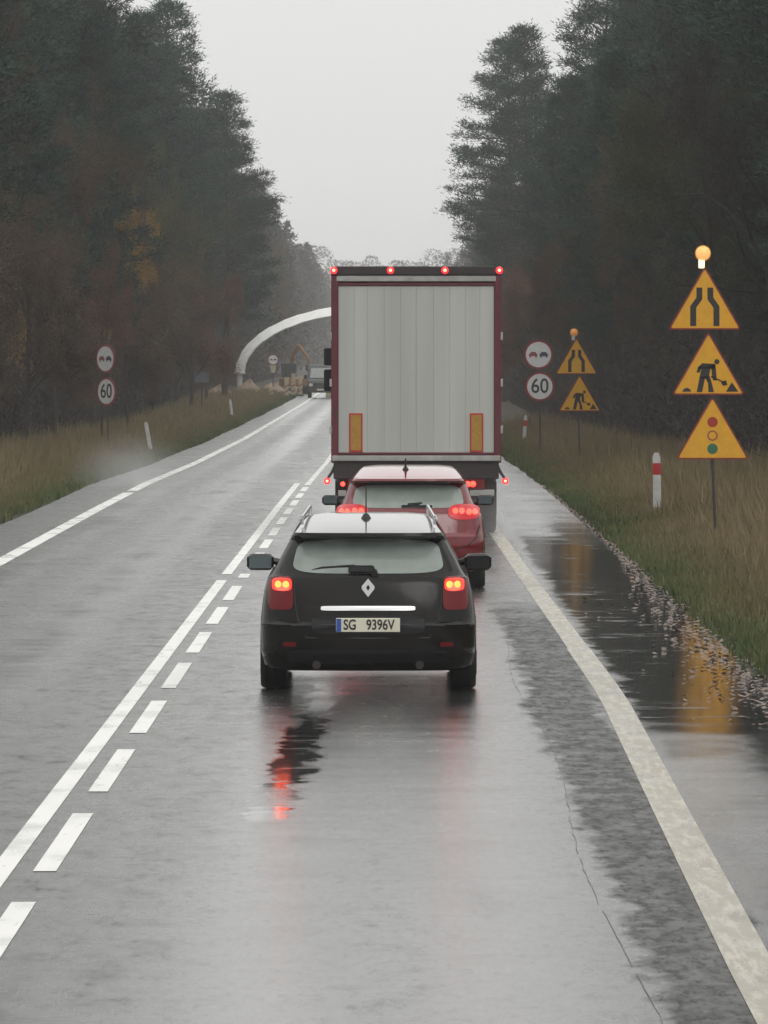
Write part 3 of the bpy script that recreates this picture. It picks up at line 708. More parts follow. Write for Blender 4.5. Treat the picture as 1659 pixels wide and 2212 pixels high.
# ------------------------------------------------------------ cars
class CarShape:
    """a car body as slices at every height: half width, tail and nose position, corner depths"""
    def __init__(s, keys): s.k = np.array(keys, float)      # z, w, yr, yf, cr, cf
    def at(s, z): return [float(np.interp(z, s.k[:, 0], s.k[:, i])) for i in range(1, 6)]
    def rear_y(s, x, z, n=3.2):
        w_, yr, yf, cr, cf = s.at(z); u = min(.995, abs(x)/w_); return yr+cr*(1-(1-u**n)**(1/n))
    def body(s, zs, nh=22, n=3.2):
        b = MB(); rings = []
        for z in zs:
            w_, yr, yf, cr, cf = s.at(z); ring = []
            for i in range(nh+1):                            # tail, from left to right
                t = math.pi*i/nh; cx, sx = math.cos(t), math.sin(t)
                ring.append((-w_*math.copysign(abs(cx)**(2/n), cx), yr+cr-cr*abs(sx)**(2/n), z))
            for k in range(1, 14):
                ring.append((w_, yr+cr+(yf-cf-yr-cr)*k/14, z))
            for i in range(nh+1):
                t = math.pi*i/nh; cx, sx = math.cos(t), math.sin(t)
                ring.append((w_*math.copysign(abs(cx)**(2/n), cx), yf-cf+cf*abs(sx)**(2/n), z))
            for k in range(1, 14):
                ring.append((-w_, yf-cf-(yf-cf-yr-cr)*k/14, z))
            rings.append(ring)
        m = len(rings[0]); vs = [v for r in rings for v in r]
        fs = [(k*m+i, k*m+(i+1) % m, (k+1)*m+(i+1) % m, (k+1)*m+i) for k in range(len(rings)-1) for i in range(m)]
        fs += [tuple(range(m-1, -1, -1)), tuple(range((len(rings)-1)*m, len(rings)*m))]
        b.add(vs, fs); return b
    def patch(s, b, cx, cz, a, h, n=4, off=.006, th=.03, taper=0, bow=0, mi=0, rings=4, seg=40):
        """a rounded panel lying on the tail surface"""
        vs = [(cx, s.rear_y(cx, cz)-off, cz)]; fs = []
        for r in range(1, rings+2):
            q = min(r, rings)/rings; extra = th if r == rings+1 else 0
            for i in range(seg):
                t = 2*math.pi*i/seg; c, d = math.cos(t), math.sin(t)
                X = a*q*math.copysign(abs(c)**(2/n), c); Z = h*q*math.copysign(abs(d)**(2/n), d)
                X *= 1-taper*(Z/h); Z += bow*(X/a)**2
                vs.append((cx+X, s.rear_y(cx+X, cz+Z)-off+extra, cz+Z))
        for i in range(seg): fs.append((0, 1+i, 1+(i+1) % seg))
        for r in range(rings):
            for i in range(seg):
                j = (i+1) % seg; fs.append((1+r*seg+i, 1+(r+1)*seg+i, 1+(r+1)*seg+j, 1+r*seg+j))
        b.add(vs, fs, mi); return b

def wheel(parent, x, y, r, wd, sgn):
    t = MB(); hw = wd/2
    t.lathe([(r*.62, -hw), (r*.93, -hw), (r*.985, -hw*.82), (r, -hw*.55), (r, hw*.55), (r*.985, hw*.82), (r*.93, hw), (r*.62, hw), (r*.62, -hw)], 'x', (x, y, r), 32)
    for q in (-.28, .0, .28): t.lathe([(r*.998, q*wd-.006), (r*1.004, q*wd-.004), (r*1.004, q*wd+.004), (r*.998, q*wd+.006)], 'x', (x, y, r), 32)
    o = t.build('wheel', M_rubber, parent, 40)
    m = MB(); m.lathe([(r*.64, sgn*hw*.8), (r*.6, sgn*hw*.9), (r*.5, sgn*hw*.5), (r*.15, sgn*hw*.6), (.001, sgn*hw*.6)], 'x', (x, y, r), 24)
    for k in range(5):
        a = 2*math.pi*k/5; m.tube((x+sgn*hw*.7, y+.1*r*math.cos(a), r+.1*r*math.sin(a)), (x+sgn*hw*.8, y+.58*r*math.cos(a), r+.58*r*math.sin(a)), .028, .02, 6)
    m.build('rim', M_rim, o, 40)

def make_car(name, label, loc, shape, zs, paint, L, axles, wr, wx, rw, front_glass_z, roofz, pillar=None):
    t = thing(name, label, 'car', loc)
    # closed body, then wheel arches cut out, then window openings
    b = shape.body(zs); me = b.mesh('body'); bo = bpy.data.objects.new('body', me); COL.objects.link(bo)
    c = MB()
    for ya in axles:
        for sg in (-1, 1):
            c.lathe([(.0005, sg*.50), (wr+.055, sg*.50), (wr+.055, sg*1.2), (.0005, sg*1.2)], 'x', (0, ya, wr), 28)
    co = bpy.data.objects.new('cut', c.mesh('cut')); COL.objects.link(co)
    md = bo.modifiers.new('b', 'BOOLEAN'); md.object = co; md.operation = 'DIFFERENCE'; md.solver = 'EXACT'
    dg = bpy.context.evaluated_depsgraph_get(); me2 = bpy.data.meshes.new_from_object(bo.evaluated_get(dg))
    bpy.data.objects.remove(bo); bpy.data.objects.remove(co)
    bm = bmesh.new(); bm.from_mesh(me2)
    cx, cz, a, h, tp = rw; side = []; front = []; dele = []
    z0, z1 = front_glass_z
    for f in bm.faces:
        p = f.calc_center_median(); n_ = f.normal
        w_, yr, yf, cr, cf = shape.at(p.z)
        if z0 < p.z < z1 and abs(n_.z) < .9:
            if p.y < yr+cr*.75 and abs(p.x) < a*(1-tp*(p.z-cz)/h)-.035 and cz-h+.03 < p.z < cz+h-.02: dele.append(f)
            elif p.y > yf-cf*.8 and abs(p.x) < w_*.90: front.append(f)
            elif abs(n_.x) > .6 and yr+cr+.1 < p.y < yf-cf-.05 and not (abs(p.y-1.35) < .08 or abs(p.y-2.3) < .07): side.append(f)
    def take(fs, nm, mm):
        mb = MB(); idx = {}
        for f in fs:
            ids = []
            for v in f.verts:
                if v.index not in idx: idx[v.index] = len(mb.v); mb.v.append(tuple(v.co))
                ids.append(idx[v.index])
            mb.f.append(tuple(ids)); mb.mi.append(0)
        if mb.f: mb.build(nm, mm, t, 60)
    take(front, 'windshield', M_clearglass)
    take([f for f in side if f.calc_center_median().x < 0], 'side_window', M_clearglass); take([f for f in side if f.calc_center_median().x > 0], 'side_window', M_clearglass)
    bmesh.ops.delete(bm, geom=dele+side+front, context='FACES')
    bm.to_mesh(me2); bm.free(); me2.name = 'body'; me2.materials.clear()
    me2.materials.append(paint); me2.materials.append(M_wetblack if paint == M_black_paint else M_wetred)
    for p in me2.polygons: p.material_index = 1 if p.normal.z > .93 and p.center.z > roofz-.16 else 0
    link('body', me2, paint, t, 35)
    g_ = MB(); shape.patch(g_, cx, cz, a, h, 5, .006, .02, tp, rings=6, seg=48); g_.build('rear_window', M_fogglass, t, 60)
    # cabin
    i = MB(); i.box(-.62, .62, .55, L-1.5, .35, .72)
    for y_ in (1.35, 2.35):
        for x_ in ((-.42, .42) if y_ > 2 else (-.42, 0, .42)):
            i.box(x_-.2, x_+.2, y_, y_+.12, .7, 1.0 if y_ < 2 else 1.08); i.box(x_-.12, x_+.12, y_+.02, y_+.10, 1.02 if y_ < 2 else 1.1, 1.13 if y_ < 2 else 1.24)
    i.build('interior', M_interior, t)
    for ya in axles:
        for sg in (-1, 1): wheel(t, sg*(wx-.11), ya, wr, .215, sg)
    u = MB(); u.box(-.55, .55, .25, L-.3, .2, .3); u.tube((-.7, axles[0], wr), (.7, axles[0], wr), .05); u.build('underbody', M_plastic, t)
    return t

# -- black estate car
SB = CarShape([ # z     w     yr    yf    cr   cf
    (.18, .80, .14, 4.30, .42, .5), (.22, .85, .08, 4.42, .42, .6), (.32, .875, .02, 4.52, .44, .8), (.46, .88, .0, 4.56, .48, .9),
    (.56, .882, .0, 4.54, .46, .95), (.585, .882, .035, 4.53, .46, .95), (.70, .872, .055, 4.42, .46, 1.0), (.82, .855, .085, 4.0, .44, 1.0), (.93, .825, .12, 3.55, .42, .9),
    (.965, .79, .15, 3.40, .42, .8), (1.0, .765, .18, 3.30, .40, .7), (1.10, .715, .245, 3.02, .38, .6), (1.20, .662, .315, 2.76, .36, .5), (1.245, .640, .34, 2.66, .34, .5),
    (1.262, .632, .20, 2.62, .30, .5), (1.28, .622, .145, 2.58, .28, .5), (1.305, .608, .15, 2.52, .28, .5), (1.33, .59, .28, 2.45, .5, .5), (1.37, .565, .60, 2.35, .7, .5), (1.40, .53, .95, 2.25, .8, .5),
    (1.418, .47, 1.25, 2.15, .5, .4), (1.428, .34, 1.45, 2.0, .25, .2)])
zs = [.18, .22, .27, .32, .38, .44, .5, .545, .56, .585, .62, .68, .75, .82, .88, .93, .95, .965, .985, 1.01, 1.05, 1.09, 1.13, 1.17, 1.21, 1.235, 1.25, 1.262, 1.28, 1.295, 1.305, 1.33, 1.35, 1.37, 1.39, 1.405, 1.418, 1.428]
YB = 50.4
car = make_car('estate_car', 'black estate car with white lettered rear plate, closest vehicle in the lane', ((795-844)*YB/13400, YB, 0), SB, zs, M_black_paint, 4.56, (.86, 3.56), .315, .89, (0, 1.112, .60, .138, .055), (.985, 1.235), 1.43)
def lamp_patch(nm, mm, cx, cz, a, h, n=5, off=.008, th=.03, taper=0, S=SB, par=None, bow=0):
    b = MB(); S.patch(b, cx, cz, a, h, n, off, th, taper, bow=bow, seg=28); return b.build(nm, mm, par, 50)
for sg in (-1, 1):
    hl = lamp_patch('tail_light', M_dimlens, sg*.715, .815, .105, .135, 6, .010, .05, 0, SB, car)
    lamp_patch('lit_lens', M_lens2, sg*.705, .885, .082, .052, 4, .014, .01, 0, SB, hl)
    for k in (-.036, .028): lamp_patch('bulb', M_hot, sg*.700+k, .885, .027, .028, 2, .018, .008, 0, SB, hl)
    lamp_patch('bulb', M_lit, sg*.700, .868, .058, .035, 2.5, .0155, .006, 0, SB, hl)
    lamp_patch('reflector', M_dimlens, sg*.64, .40, .055, .018, 5, .006, .02, 0, SB, car)
    # roof rail
    m = MB(); m.path([(sg*.555, .75, 1.435), (sg*.56, .62, 1.405), (sg*.565, .5, 1.40)], [.004, .010, .010], 6)
    m.tube((sg*.545, .60, 1.418), (sg*.50, 2.15, 1.47), .017, .017, 8); m.tube((sg*.545, .62, 1.36), (sg*.545, .62, 1.418), .014); m.tube((sg*.50, 2.15, 1.40), (sg*.50, 2.15, 1.47), .014)
    m.build('roof_rail', M_chrome, car, 50)
    m = MB(); m.box(sg*.93-.115, sg*.93+.115, 2.55, 2.68, .915, 1.055, bev=.03); m.tube((sg*.76, 2.62, .98), (sg*.85, 2.62, 1.0), .03)
    mo = m.build('mirror', M_black_paint, car, 40)
    m = MB(); m.box(sg*.93-.095, sg*.93+.095, 2.542, 2.548, .932, 1.038); m.build('mirror_glass', M_mirror if sg < 0 else M_plastic, mo)  # right glass is flat dark, its dark reflection put into the colour
    m = MB(); m.tube((sg*.42, .06, .232), (sg*.42, .5, .25), .034, n=16); m.build('exhaust' if sg < 0 else 'tow_eye', M_darksteel, car, 40)
    m = MB()
    for sy in (0,): m.box(sg*.80-.1, sg*.80+.1, 1.16, 1.175, .10, .30)
    m.build('mud_flap', M_rubber, car)
m = MB(); SB.patch(m, 0, .695, .385, .019, 8, .022, .04, seg=40); m.build('chrome_strip', M_chrome, car, 50)
m = MB(); SB.patch(m, 0, .560, .46, .075, 6, .004, .02); m.build('plate_recess', M_plastic, car, 50)
m = MB(); SB.patch(m, 0, .30, .66, .055, 6, .006, .03); m.build('bumper_insert', M_plastic, car, 50)
# tailgate shut lines
m = MB(); pts = [(-.60, .93), (-.595, .75), (-.57, .60), (-.5, .455), (0, .45), (.5, .455), (.57, .60), (.595, .75), (.60, .93)]
m.path([(x, SB.rear_y(x, z)-.001, z) for x, z in pts], [.006]*9, 5); m.build('tailgate_gap', M_ink, car)
m = MB(); pts = [(-.84, .545), (-.6, .555), (-.3, .56), (0, .56), (.3, .56), (.6, .555), (.84, .545)]
m.path([(x, SB.rear_y(x, z)-.002, z) for x, z in pts], [.007]*7, 5); m.build('bumper_crease', M_ink, car)
# diamond emblem, plate, wiper, aerial
m = MB()
def ring2(o, i, y0, y1):
    n = len(o); vs = [(x, y0, z) for x, z in o]+[(x, y0, z) for x, z in i]+[(x, y1, z) for x, z in o]+[(x, y1, z) for x, z in i]
    fs = []
    for k in range(n):
        j = (k+1) % n; fs += [(k, j, n+j, n+k), (2*n+k, 3*n+k, 3*n+j, 2*n+j), (k, 2*n+k, 2*n+j, j), (n+k, n+j, 3*n+j, 3*n+k)]
    return vs, fs
ye = SB.rear_y(0, .86)
m.add(*ring2([(0, .075), (-.052, .012), (-.052, -.008), (0, -.075), (.052, -.008), (.052, .012)], [(0, .026), (-.014, .004), (-.014, -.003), (0, -.026), (.014, -.003), (.014, .004)], ye-.026, ye-.004))
m.v = [(x, y, z+.86) for x, y, z in m.v]; m.build('emblem', M_emblem, car)
yp = -.012
pl = MB().box(-.26, .26, yp-.006, yp+.02, .503, .617, bev=.004).build('number_plate', M_plate, car)
MB().box(-.257, -.218, yp-.008, yp-.004, .507, .613).build('blue_band', M_plateblue, pl)
me = text_mesh('SG', .116, sx=.76, off=.002); o = link('lettering', me, M_ink, pl); o.location = (-.148, yp-.007, .560)
me = text_mesh('9396V', .116, sx=.76, off=.002); o = link('lettering', me, M_ink, pl); o.location = (.100, yp-.007, .560)
m = MB(); m.path([(.02, .14, .985), (-.12, .195, 1.035), (-.38, .20, 1.02), (-.46, .205, 1.0)], [.018, .012, .009, .006], 6); m.tube((.05, .12, .975), (.05, .2, .99), .028)
m.box(-.16, .05, .135, .19, .978, 1.04, bev=.012); m.build('wiper', M_ink, car, 40)
m = MB(); m.tube((-.02, 1.0, 1.40), (-.02, 1.0, 1.44), .045, .02, 12); m.path([(-.02, .99, 1.43), (-.02, .93, 1.55), (-.02, .86, 1.68)], [.006, .005, .004], 6); m.build('antenna', M_ink, car, 40)

# -- red hatchback
SR = CarShape([
    (.20, .80, .14, 3.9, .55, .5), (.26, .85, .08, 4.0, .55, .6), (.36, .89, .02, 4.1, .55, .8), (.50, .90, .0, 4.14, .52, .9),
    (.62, .90, .02, 4.10, .5, .95), (.66, .895, .07, 4.0, .5, .95), (.78, .885, .10, 3.8, .50, 1.0), (.88, .86, .13, 3.5, .48, .9), (.93, .82, .16, 3.3, .46, .8),
    (.97, .785, .20, 3.2, .46, .7), (1.06, .745, .28, 2.98, .44, .6), (1.16, .71, .35, 2.74, .42, .5), (1.225, .69, .40, 2.6, .40, .5), (1.245, .68, .26, 2.56, .34, .5),
    (1.265, .665, .20, 2.5, .32, .5), (1.29, .65, .21, 2.44, .34, .5), (1.33, .62, .40, 2.35, .5, .5), (1.375, .58, .70, 2.2, .6, .5), (1.41, .52, 1.0, 2.05, .6, .4), (1.425, .38, 1.25, 1.85, .3, .25)])
zs = [.20, .26, .31, .36, .43, .5, .56, .62, .66, .72, .78, .83, .88, .905, .93, .95, .97, 1.0, 1.03, 1.06, 1.09, 1.13, 1.16, 1.2, 1.225, 1.235, 1.245, 1.265, 1.29, 1.31, 1.33, 1.355, 1.375, 1.395, 1.41, 1.425]
YR = 72.2
rcar = make_car('hatchback_car', 'red hatchback with lit tail lights between the black estate and the truck', ((882-844)*YR/13400, YR, 0), SR, zs, M_red_paint, 4.14, (.80, 3.35), .32, .905, (0, 1.085, .635, .135, .05), (.965, 1.235), 1.42)
for sg in (-1, 1):
    hl = lamp_patch('tail_light', M_redlens, sg*.655, .905, .19, .09, 2.6, .012, .05, 0, SR, rcar)
    for k in (-.105, -.03, .055, .125):
        lamp_patch('bulb', M_lit, sg*.655+sg*k, .91+(.008 if k < 0 else -.004), .034, .034, 2, .020, .012, 0, SR, hl)
    m = MB(); m.box(sg*.93-.10, sg*.93+.10, 2.3, 2.42, .93, 1.05, bev=.03); m.tube((sg*.8, 2.37, .95), (sg*.87, 2.37, .97), .03)
    mo = m.build('mirror', M_plastic, rcar, 40); MB().box(sg*.93-.08, sg*.93+.08, 2.292, 2.298, .95, 1.03).build('mirror_glass', M_mirror, mo)
    m = MB(); pts = [(.84, .75), (.80, .62), (.70, .52), (.55, .47), (0, .46)]
    m.path([(sg*x, SR.rear_y(x, z)-.002, z) for x, z in pts], [.008]*5, 5); m.build('tailgate_gap', M_darksteel, rcar)
    MB().box(sg*.81-.1, sg*.81+.1, 1.12, 1.135, .10, .30).build('mud_flap', M_rubber, rcar)
m = MB(); SR.patch(m, 0, .31, .66, .08, 6, .006, .03); m.build('bumper_insert', M_plastic, rcar, 50)
pl = MB().box(-.26, .26, -.002, .03, .55, .66, bev=.004).build('number_plate', M_plate, rcar)
m = MB(); m.path([(.0, .19, .98), (.18, .25, 1.0), (.38, .28, .995)], [.03, .02, .01], 6); m.box(-.08, .28, .17, .22, .955, .985, bev=.008); m.build('wiper', M_ink, rcar, 40)
m = MB(); m.tube((-.03, .8, 1.39), (-.03, .8, 1.42), .04, .02, 12); m.path([(-.03, .79, 1.41), (-.03, .7, 1.52)], [.014, .008], 6); m.build('antenna', M_ink, rcar, 40)
m = MB(); SR.patch(m, 0, 1.243, .60, .02, 5, .004, .02); m.build('spoiler_shade_strip', M_plastic, rcar, 40)

# ------------------------------------------------------------ the truck
YT = 93.0; TX = .382
tk = thing('truck', 'large truck with pale slatted rear doors and red lamps, ahead of both cars', 'truck', (TX, YT, 0))
HW = 1.275; ZT = 4.0; ZD0, ZD1 = 1.255, 3.80
b = MB(); b.box(-HW, HW, .06, 13.6, 1.10, 3.985, bev=.02); b.build('trailer_body', M_trailred, tk, 30)
fr = MB()
for sg in (-1, 1): fr.box(min(sg*HW, sg*1.17), max(sg*HW, sg*1.17), -.045, .058, 1.10, 3.91, bev=.008)
fr.box(-1.168, 1.168, -.03, .058, 3.755, 3.80, bev=.006); fr.box(-1.168, 1.168, -.03, .058, 1.22, 1.255, bev=.006)
fr.build('door_frame', M_trailred, tk, 30)
MB().box(-1.272, 1.272, -.06, .058, 3.915, 4.045, bev=.01).build('roof_bar', M_darksteel, tk, 30)
MB().box(-1.20, 1.20, -.05, .058, 3.815, 3.905, bev=.012).build('header_rail', M_trailgrey, tk, 30)
MB().box(-1.262, 1.262, -.10, .058, 1.125, 1.212, bev=.012).build('sill_rail', M_trailgrey, tk, 30)
MB().box(-1.167, 1.167, -.0025, .052, ZD0, ZD1-.047).build('door_backing', M_panel, tk)
edges_l = [-1.166, -.93, -.73, -.48, -.235, -.003]; edges_r = [.003, .26, .50, .74, .95, 1.166]
for e in (edges_l, edges_r):
    for a, c in zip(e[:-1], e[1:]):
        MB().box(a+.0012, c-.0012, -.008, -.003, ZD0+.003, ZD1-.05, bev=.0015).build('door_panel', M_panel, tk, 30)
for sg in (-1, 1):
    o = MB().box(sg*.905-.10, sg*.905+.10, -.022, -.010, 1.262, 1.845, bev=.003).build('warning_plate', M_redref, tk)
    MB().box(sg*.905-.078, sg*.905+.078, -.026, -.023, 1.29, 1.82).build('yellow_field', M_yelplate, o)
    for z in (1.6, 2.3, 3.0):
        h = MB(); h.box(min(sg*1.262, sg*1.30), max(sg*1.262, sg*1.30), -.05, .03, z-.06, z+.06, bev=.008); h.build('hinge', M_trailgrey, tk, 30)
for x in (-1.235, -.385, .43, 1.245):
    m = MB(); m.lathe([(.001, -.095), (.045, -.09), (.055, -.062), (.055, -.05)], 'y', (x, 0, 3.985), 16); o = m.build('marker_lamp', M_markrim, tk, 60)
    m = MB(); m.lathe([(.001, -.112), (.022, -.108), (.026, -.094)], 'y', (x, 0, 3.985), 12); m.build('bulb', M_marker, o, 60)
# rear chassis
b = MB(); b.box(-1.24, 1.24, -.02, .1, .86, 1.122, bev=.01); b.build('rear_beam', M_darksteel, tk, 30)
b = MB(); b.box(-1.15, 1.15, .02, .12, .46, .58, bev=.01)
for x in (-.6, .6): b.box(x-.05, x+.05, .05, .13, .5, .9)
b.build('underrun_bar', M_darksteel, tk, 30)
MB().box(.80, 1.17, -.04, .02, .605, .70, bev=.006).build('number_plate', M_trailgrey, tk)
MB().box(-1.17, -1.05, -.04, .02, .60, .69, bev=.006).build('reflector_plate', M_trailgrey, tk)
for sg in (-1, 1):
    o = MB().box(sg*.83-.20, sg*.83+.20, -.06, .0, .70, .86, bev=.015).build('tail_light', M_dimlens, tk, 40)
    for x in ([-.06, .02] if sg > 0 else [.27*sg]):
        m = MB(); r = .045 if sg > 0 else .035
        m.lathe([(.001, -.085), (r*.8, -.08), (r, -.06)], 'y', (sg*.83+x, 0, .785), 16); m.build('bulb', M_lit if sg > 0 else M_lit, o, 60)
    a = MB(); a.path([(sg*1.22, .05, 1.05), (sg*1.27, .0, .95), (sg*1.335, -.05, .86)], [.025, .022, .02], 8); s_ = a.build('marker_stalk', M_rubber, tk, 50)
    m = MB(); m.lathe([(.001, -.13), (.04, -.12), (.05, -.09), (.05, -.04)], 'y', (sg*1.335, 0, .83), 16); m.build('marker_lamp', M_markrim, s_, 60)
    m = MB(); m.lathe([(.001, -.145), (.020, -.14), (.024, -.12)], 'y', (sg*1.335, 0, .83), 12); m.build('bulb', M_marker, s_, 60)
    MB().box(sg*1.08-.14, sg*1.08+.14, .85, .87, .30, .80).build('mud_flap', M_mudflap, tk)
for x in (-.76, -.31):
    m = MB(); m.lathe([(.001, -.10), (.028, -.09), (.034, -.02)], 'y', (x, 0, .70), 12); m.build('marker_lamp', M_lit, tk, 60)
for ya in (2.0, 3.3, 4.6, 13.0, 16.4):
    for sg in (-1, 1):
        t_ = MB(); r = .50; hw = .17 if ya < 12 else .16; xx = sg*1.06
        t_.lathe([(r*.55, -hw), (r*.9, -hw), (r, -hw*.8), (r, hw*.8), (r*.9, hw), (r*.55, hw), (r*.5, hw*.4), (.05, hw*.4)], 'x', (xx, ya, r), 28)
        o = t_.build('wheel', M_rubber, tk, 40)
        q = MB(); q.lathe([(r*.54, sg*hw*.9), (r*.5, sg*hw*.6), (.12, sg*hw*.7), (.001, sg*hw*1.1)], 'x', (xx, ya, r), 20); q.build('rim', M_rim, o, 40)
b = MB(); b.box(-.45, -.35, .1, 13.2, .85, 1.09); b.box(.35, .45, .1, 13.2, .85, 1.09); b.box(-1.2, 1.2, 1.2, 5.3, 1.0, 1.09); b.box(-1.2, 1.2, 6.3, 11.6, .45, 1.0); b.build('chassis', M_darksteel, tk)
b = MB(); b.box(-1.24, 1.24, 14.9, 17.1, .9, 3.7, bev=.08); b.box(-1.2, 1.2, 14.9, 17.2, .4, .9, bev=.04); b.box(-.5, .5, 12.2, 14.9, .7, .98); b.build('cab', M_truckcab, tk, 30)
for sg in (-1, 1):
    m = MB(); m.box(sg*1.47-.09, sg*1.47+.09, 16.3, 16.45, 2.07, 2.45, bev=.02); m.box(sg*1.47-.09, sg*1.47+.09, 16.3, 16.45, 2.52, 2.83, bev=.02); m.tube((sg*1.2, 16.4, 2.9), (sg*1.45, 16.38, 2.8), .02); m.tube((sg*1.2, 16.4, 2.05), (sg*1.45, 16.38, 2.12), .02)
    m.build('mirror', M_plastic, tk, 40)

# ------------------------------------------------------------ signs
def rounded_tri(a, r=.035, cz=0):
    h = a*math.sqrt(3)/2; P = [(-a/2, -h/3), (a/2, -h/3), (0, 2*h/3)]; out = []
    for i in range(3):
        p = Vector(P[i]); d1 = (Vector(P[i-1])-p).normalized(); d2 = (Vector(P[(i+1) % 3])-p).normalized()
        bis = (d1+d2).normalized(); c = p+bis*(r/math.sin(R(30))); a0 = math.atan2(-bis.y, -bis.x)
        for k in range(-3, 4): t = a0+k*R(20); out.append((c.x+r*math.cos(t), c.y+r*math.sin(t)+cz))
    return out
def circ(cx, cz, r, n=20): return [(cx+r*math.cos(2*math.pi*i/n), cz+r*math.sin(2*math.pi*i/n)) for i in range(n)]
def warn_sign(parent, a, cx, cz, kind, dy=0.):
    """a yellow warning triangle, its centre of area at cx, cz"""
    b = MB().prism([(x+cx, z+cz) for x, z in rounded_tri(a, .03)], dy-.012, dy+.008).build('sign_plate', M_signred, parent)
    MB().prism([(x+cx, z+cz) for x, z in rounded_tri(a-.075, .015)], dy-.015, dy-.0125).build('yellow_face', M_signyel, b)
    m = MB(); k = a; y0, y1 = dy-.018, dy-.0155
    def P(pts, mi=0, yy=y0): m.prism([(cx+x*k, cz+z*k) for x, z in pts], yy, y1, mi)
    if kind == 'narrow':
        for s in (-1, 1):
            q = [(s*.035, .285), (s*.115, .285), (s*.115, .15), (s*.20, .03), (s*.20, -.24), (s*.118, -.24), (s*.118, .01), (s*.035, .125)]
            P(q if s < 0 else q[::-1])
        m.build('road_narrows_symbol', M_ink, b)
    elif kind == 'worker':
        P(circ(.115, .165, .036, 14))                                   # head
        P([(-.13, .10), (-.085, .145), (.085, .135), (.085, .09), (.055, .06), (-.04, .085), (-.12, .055)][::-1])   # back
        P([(.04, .13), (.095, .13), (.115, -.09), (.065, -.09), (.045, 0)][::-1])                            # front arm
        P([(-.14, .10), (-.09, .12), (-.115, .02), (-.165, .015)][::-1])                                     # rear arm
        P([(-.09, .09), (.03, .10), (.01, -.02), (-.055, -.075), (-.12, -.04)][::-1])                        # hips
        P([(-.12, -.04), (-.045, -.05), (-.085, -.25), (-.16, -.25)][::-1])                                  # leg
        P([(-.05, -.045), (.01, -.02), (.045, -.12), (.075, -.25), (.0, -.25), (-.005, -.13)][::-1])         # leg
        P([(.03, -.045), (.04, -.03), (.235, -.115), (.225, -.13)][::-1])                                    # shaft
        P([(.17, -.115), (.24, -.085), (.26, -.15), (.20, -.165)][::-1])                                     # blade
        P([(.24, -.245), (.32, -.115), (.41, -.245)][::-1])                                                  # heap
        P([(-.36, -.245), (-.335, -.205), (-.29, -.19), (-.25, -.21), (-.235, -.245)][::-1])
        m.build('worker_symbol', M_ink, b)
    else:
        P(circ(.0, .22, .072)); m.build('red_disc', M_signreddot, b)
        m2 = MB(); m2.prism(circ(cx, cz+.035*k, .072*k, 24), dy-.018, y1); o = m2.build('amber_ring', M_signcarred, b)
        MB().prism(circ(cx, cz+.035*k, .052*k, 24), dy-.020, dy-.0181).build('amber_disc', M_signyel, b)
        MB().prism(circ(cx, cz-.145*k, .072*k, 24), dy-.018, y1).build('green_disc', M_signgreen, b)
    return b
def round_sign(parent, dia, cx, cz, kind):
    b = MB().prism(circ(cx, cz, dia/2, 40), -.012, .008).build('sign_plate', M_signred, parent)
    MB().prism(circ(cx, cz, dia/2*.86, 40), -.015, -.0125).build('white_face', M_signwhite, b)
    if kind == '60':
        o = link('number', text_mesh('60', dia*.70, sx=.88, off=.006), M_ink, b); o.location = (cx, -.016, cz)
    else:
        for s, mm in ((-1, M_signcarred), (1, M_signcardk)):
            m = MB(); c = s*.18*dia
            q = [(-.115, -.045), (-.115, .025), (-.085, .03), (-.065, .075), (.065, .075), (.085, .03), (.115, .025), (.115, -.045), (.10, -.045), (.10, -.085), (.055, -.085), (.055, -.045), (-.055, -.045), (-.055, -.085), (-.10, -.085), (-.10, -.045)]
            m.prism([(cx+c+x*dia*1.25, cz+z*dia*1.2) for x, z in q][::-1], -.018, -.0155); m.build('car_symbol', mm, b)
    return b
def beacon(parent, cx, z, lit, s=1.):
    """round warning lamp on its holder"""
    m = MB(); m.box(cx-.045*s-.02, cx+.045*s-.02, -.03, .05, z, z+.14*s, bev=.012); h = m.build('lamp_holder', M_holderglow if lit else M_signwhite, parent, 40)
    m = MB(); m.lathe([(.001, -.075), (.06*s, -.068), (.098*s, -.04), (.106*s, -.01), (.106*s, .03), (.06*s, .055), (.001, .06)], 'y', (cx, 0, z+.225*s), 28)
    l = m.build('lamp_lens', M_beacon if lit else M_beacondim, parent, 50)
    m = MB(); m.lathe([(.108*s, -.015), (.120*s, -.012), (.120*s, .02), (.108*s, .025)], 'y', (cx, 0, z+.225*s), 28); m.build('lamp_rim', M_signyel, l, 50)
def post(parent, x0, z0, x1, z1, r=.022, y=.045):
    MB().tube((x0, y, z0), (x1, y, z1), r, n=12).build('post', M_galv, parent, 60)
def zc(y_, s): return CAMH-(y_-755)/s          # height of a picture row at scale s px/m
# nearest stack (88 m)
YS1 = 88.0; s1 = 13400/YS1; X0 = (1527-844)/s1
t = thing('warning_sign_post', 'nearest post carrying three yellow triangles under a lit round amber lamp', 'road sign', (X0, YS1, 0), 0)
tri = [(1522, 578, 712, 'narrow'), (1530, 720, 853, 'worker'), (1539, 862, 992, 'lights')]
for i, (x, ya, yb, kd) in enumerate(tri):
    a = 158/s1; warn_sign(t, a, (x-1527)/s1, zc(yb, s1)+a*math.sqrt(3)/6, kd)
beacon(t, (1518-1527)/s1, zc(580, s1), True, .95)
post(t, (1548-1527)/s1, -.1, (1521-1527)/s1, zc(600, s1))
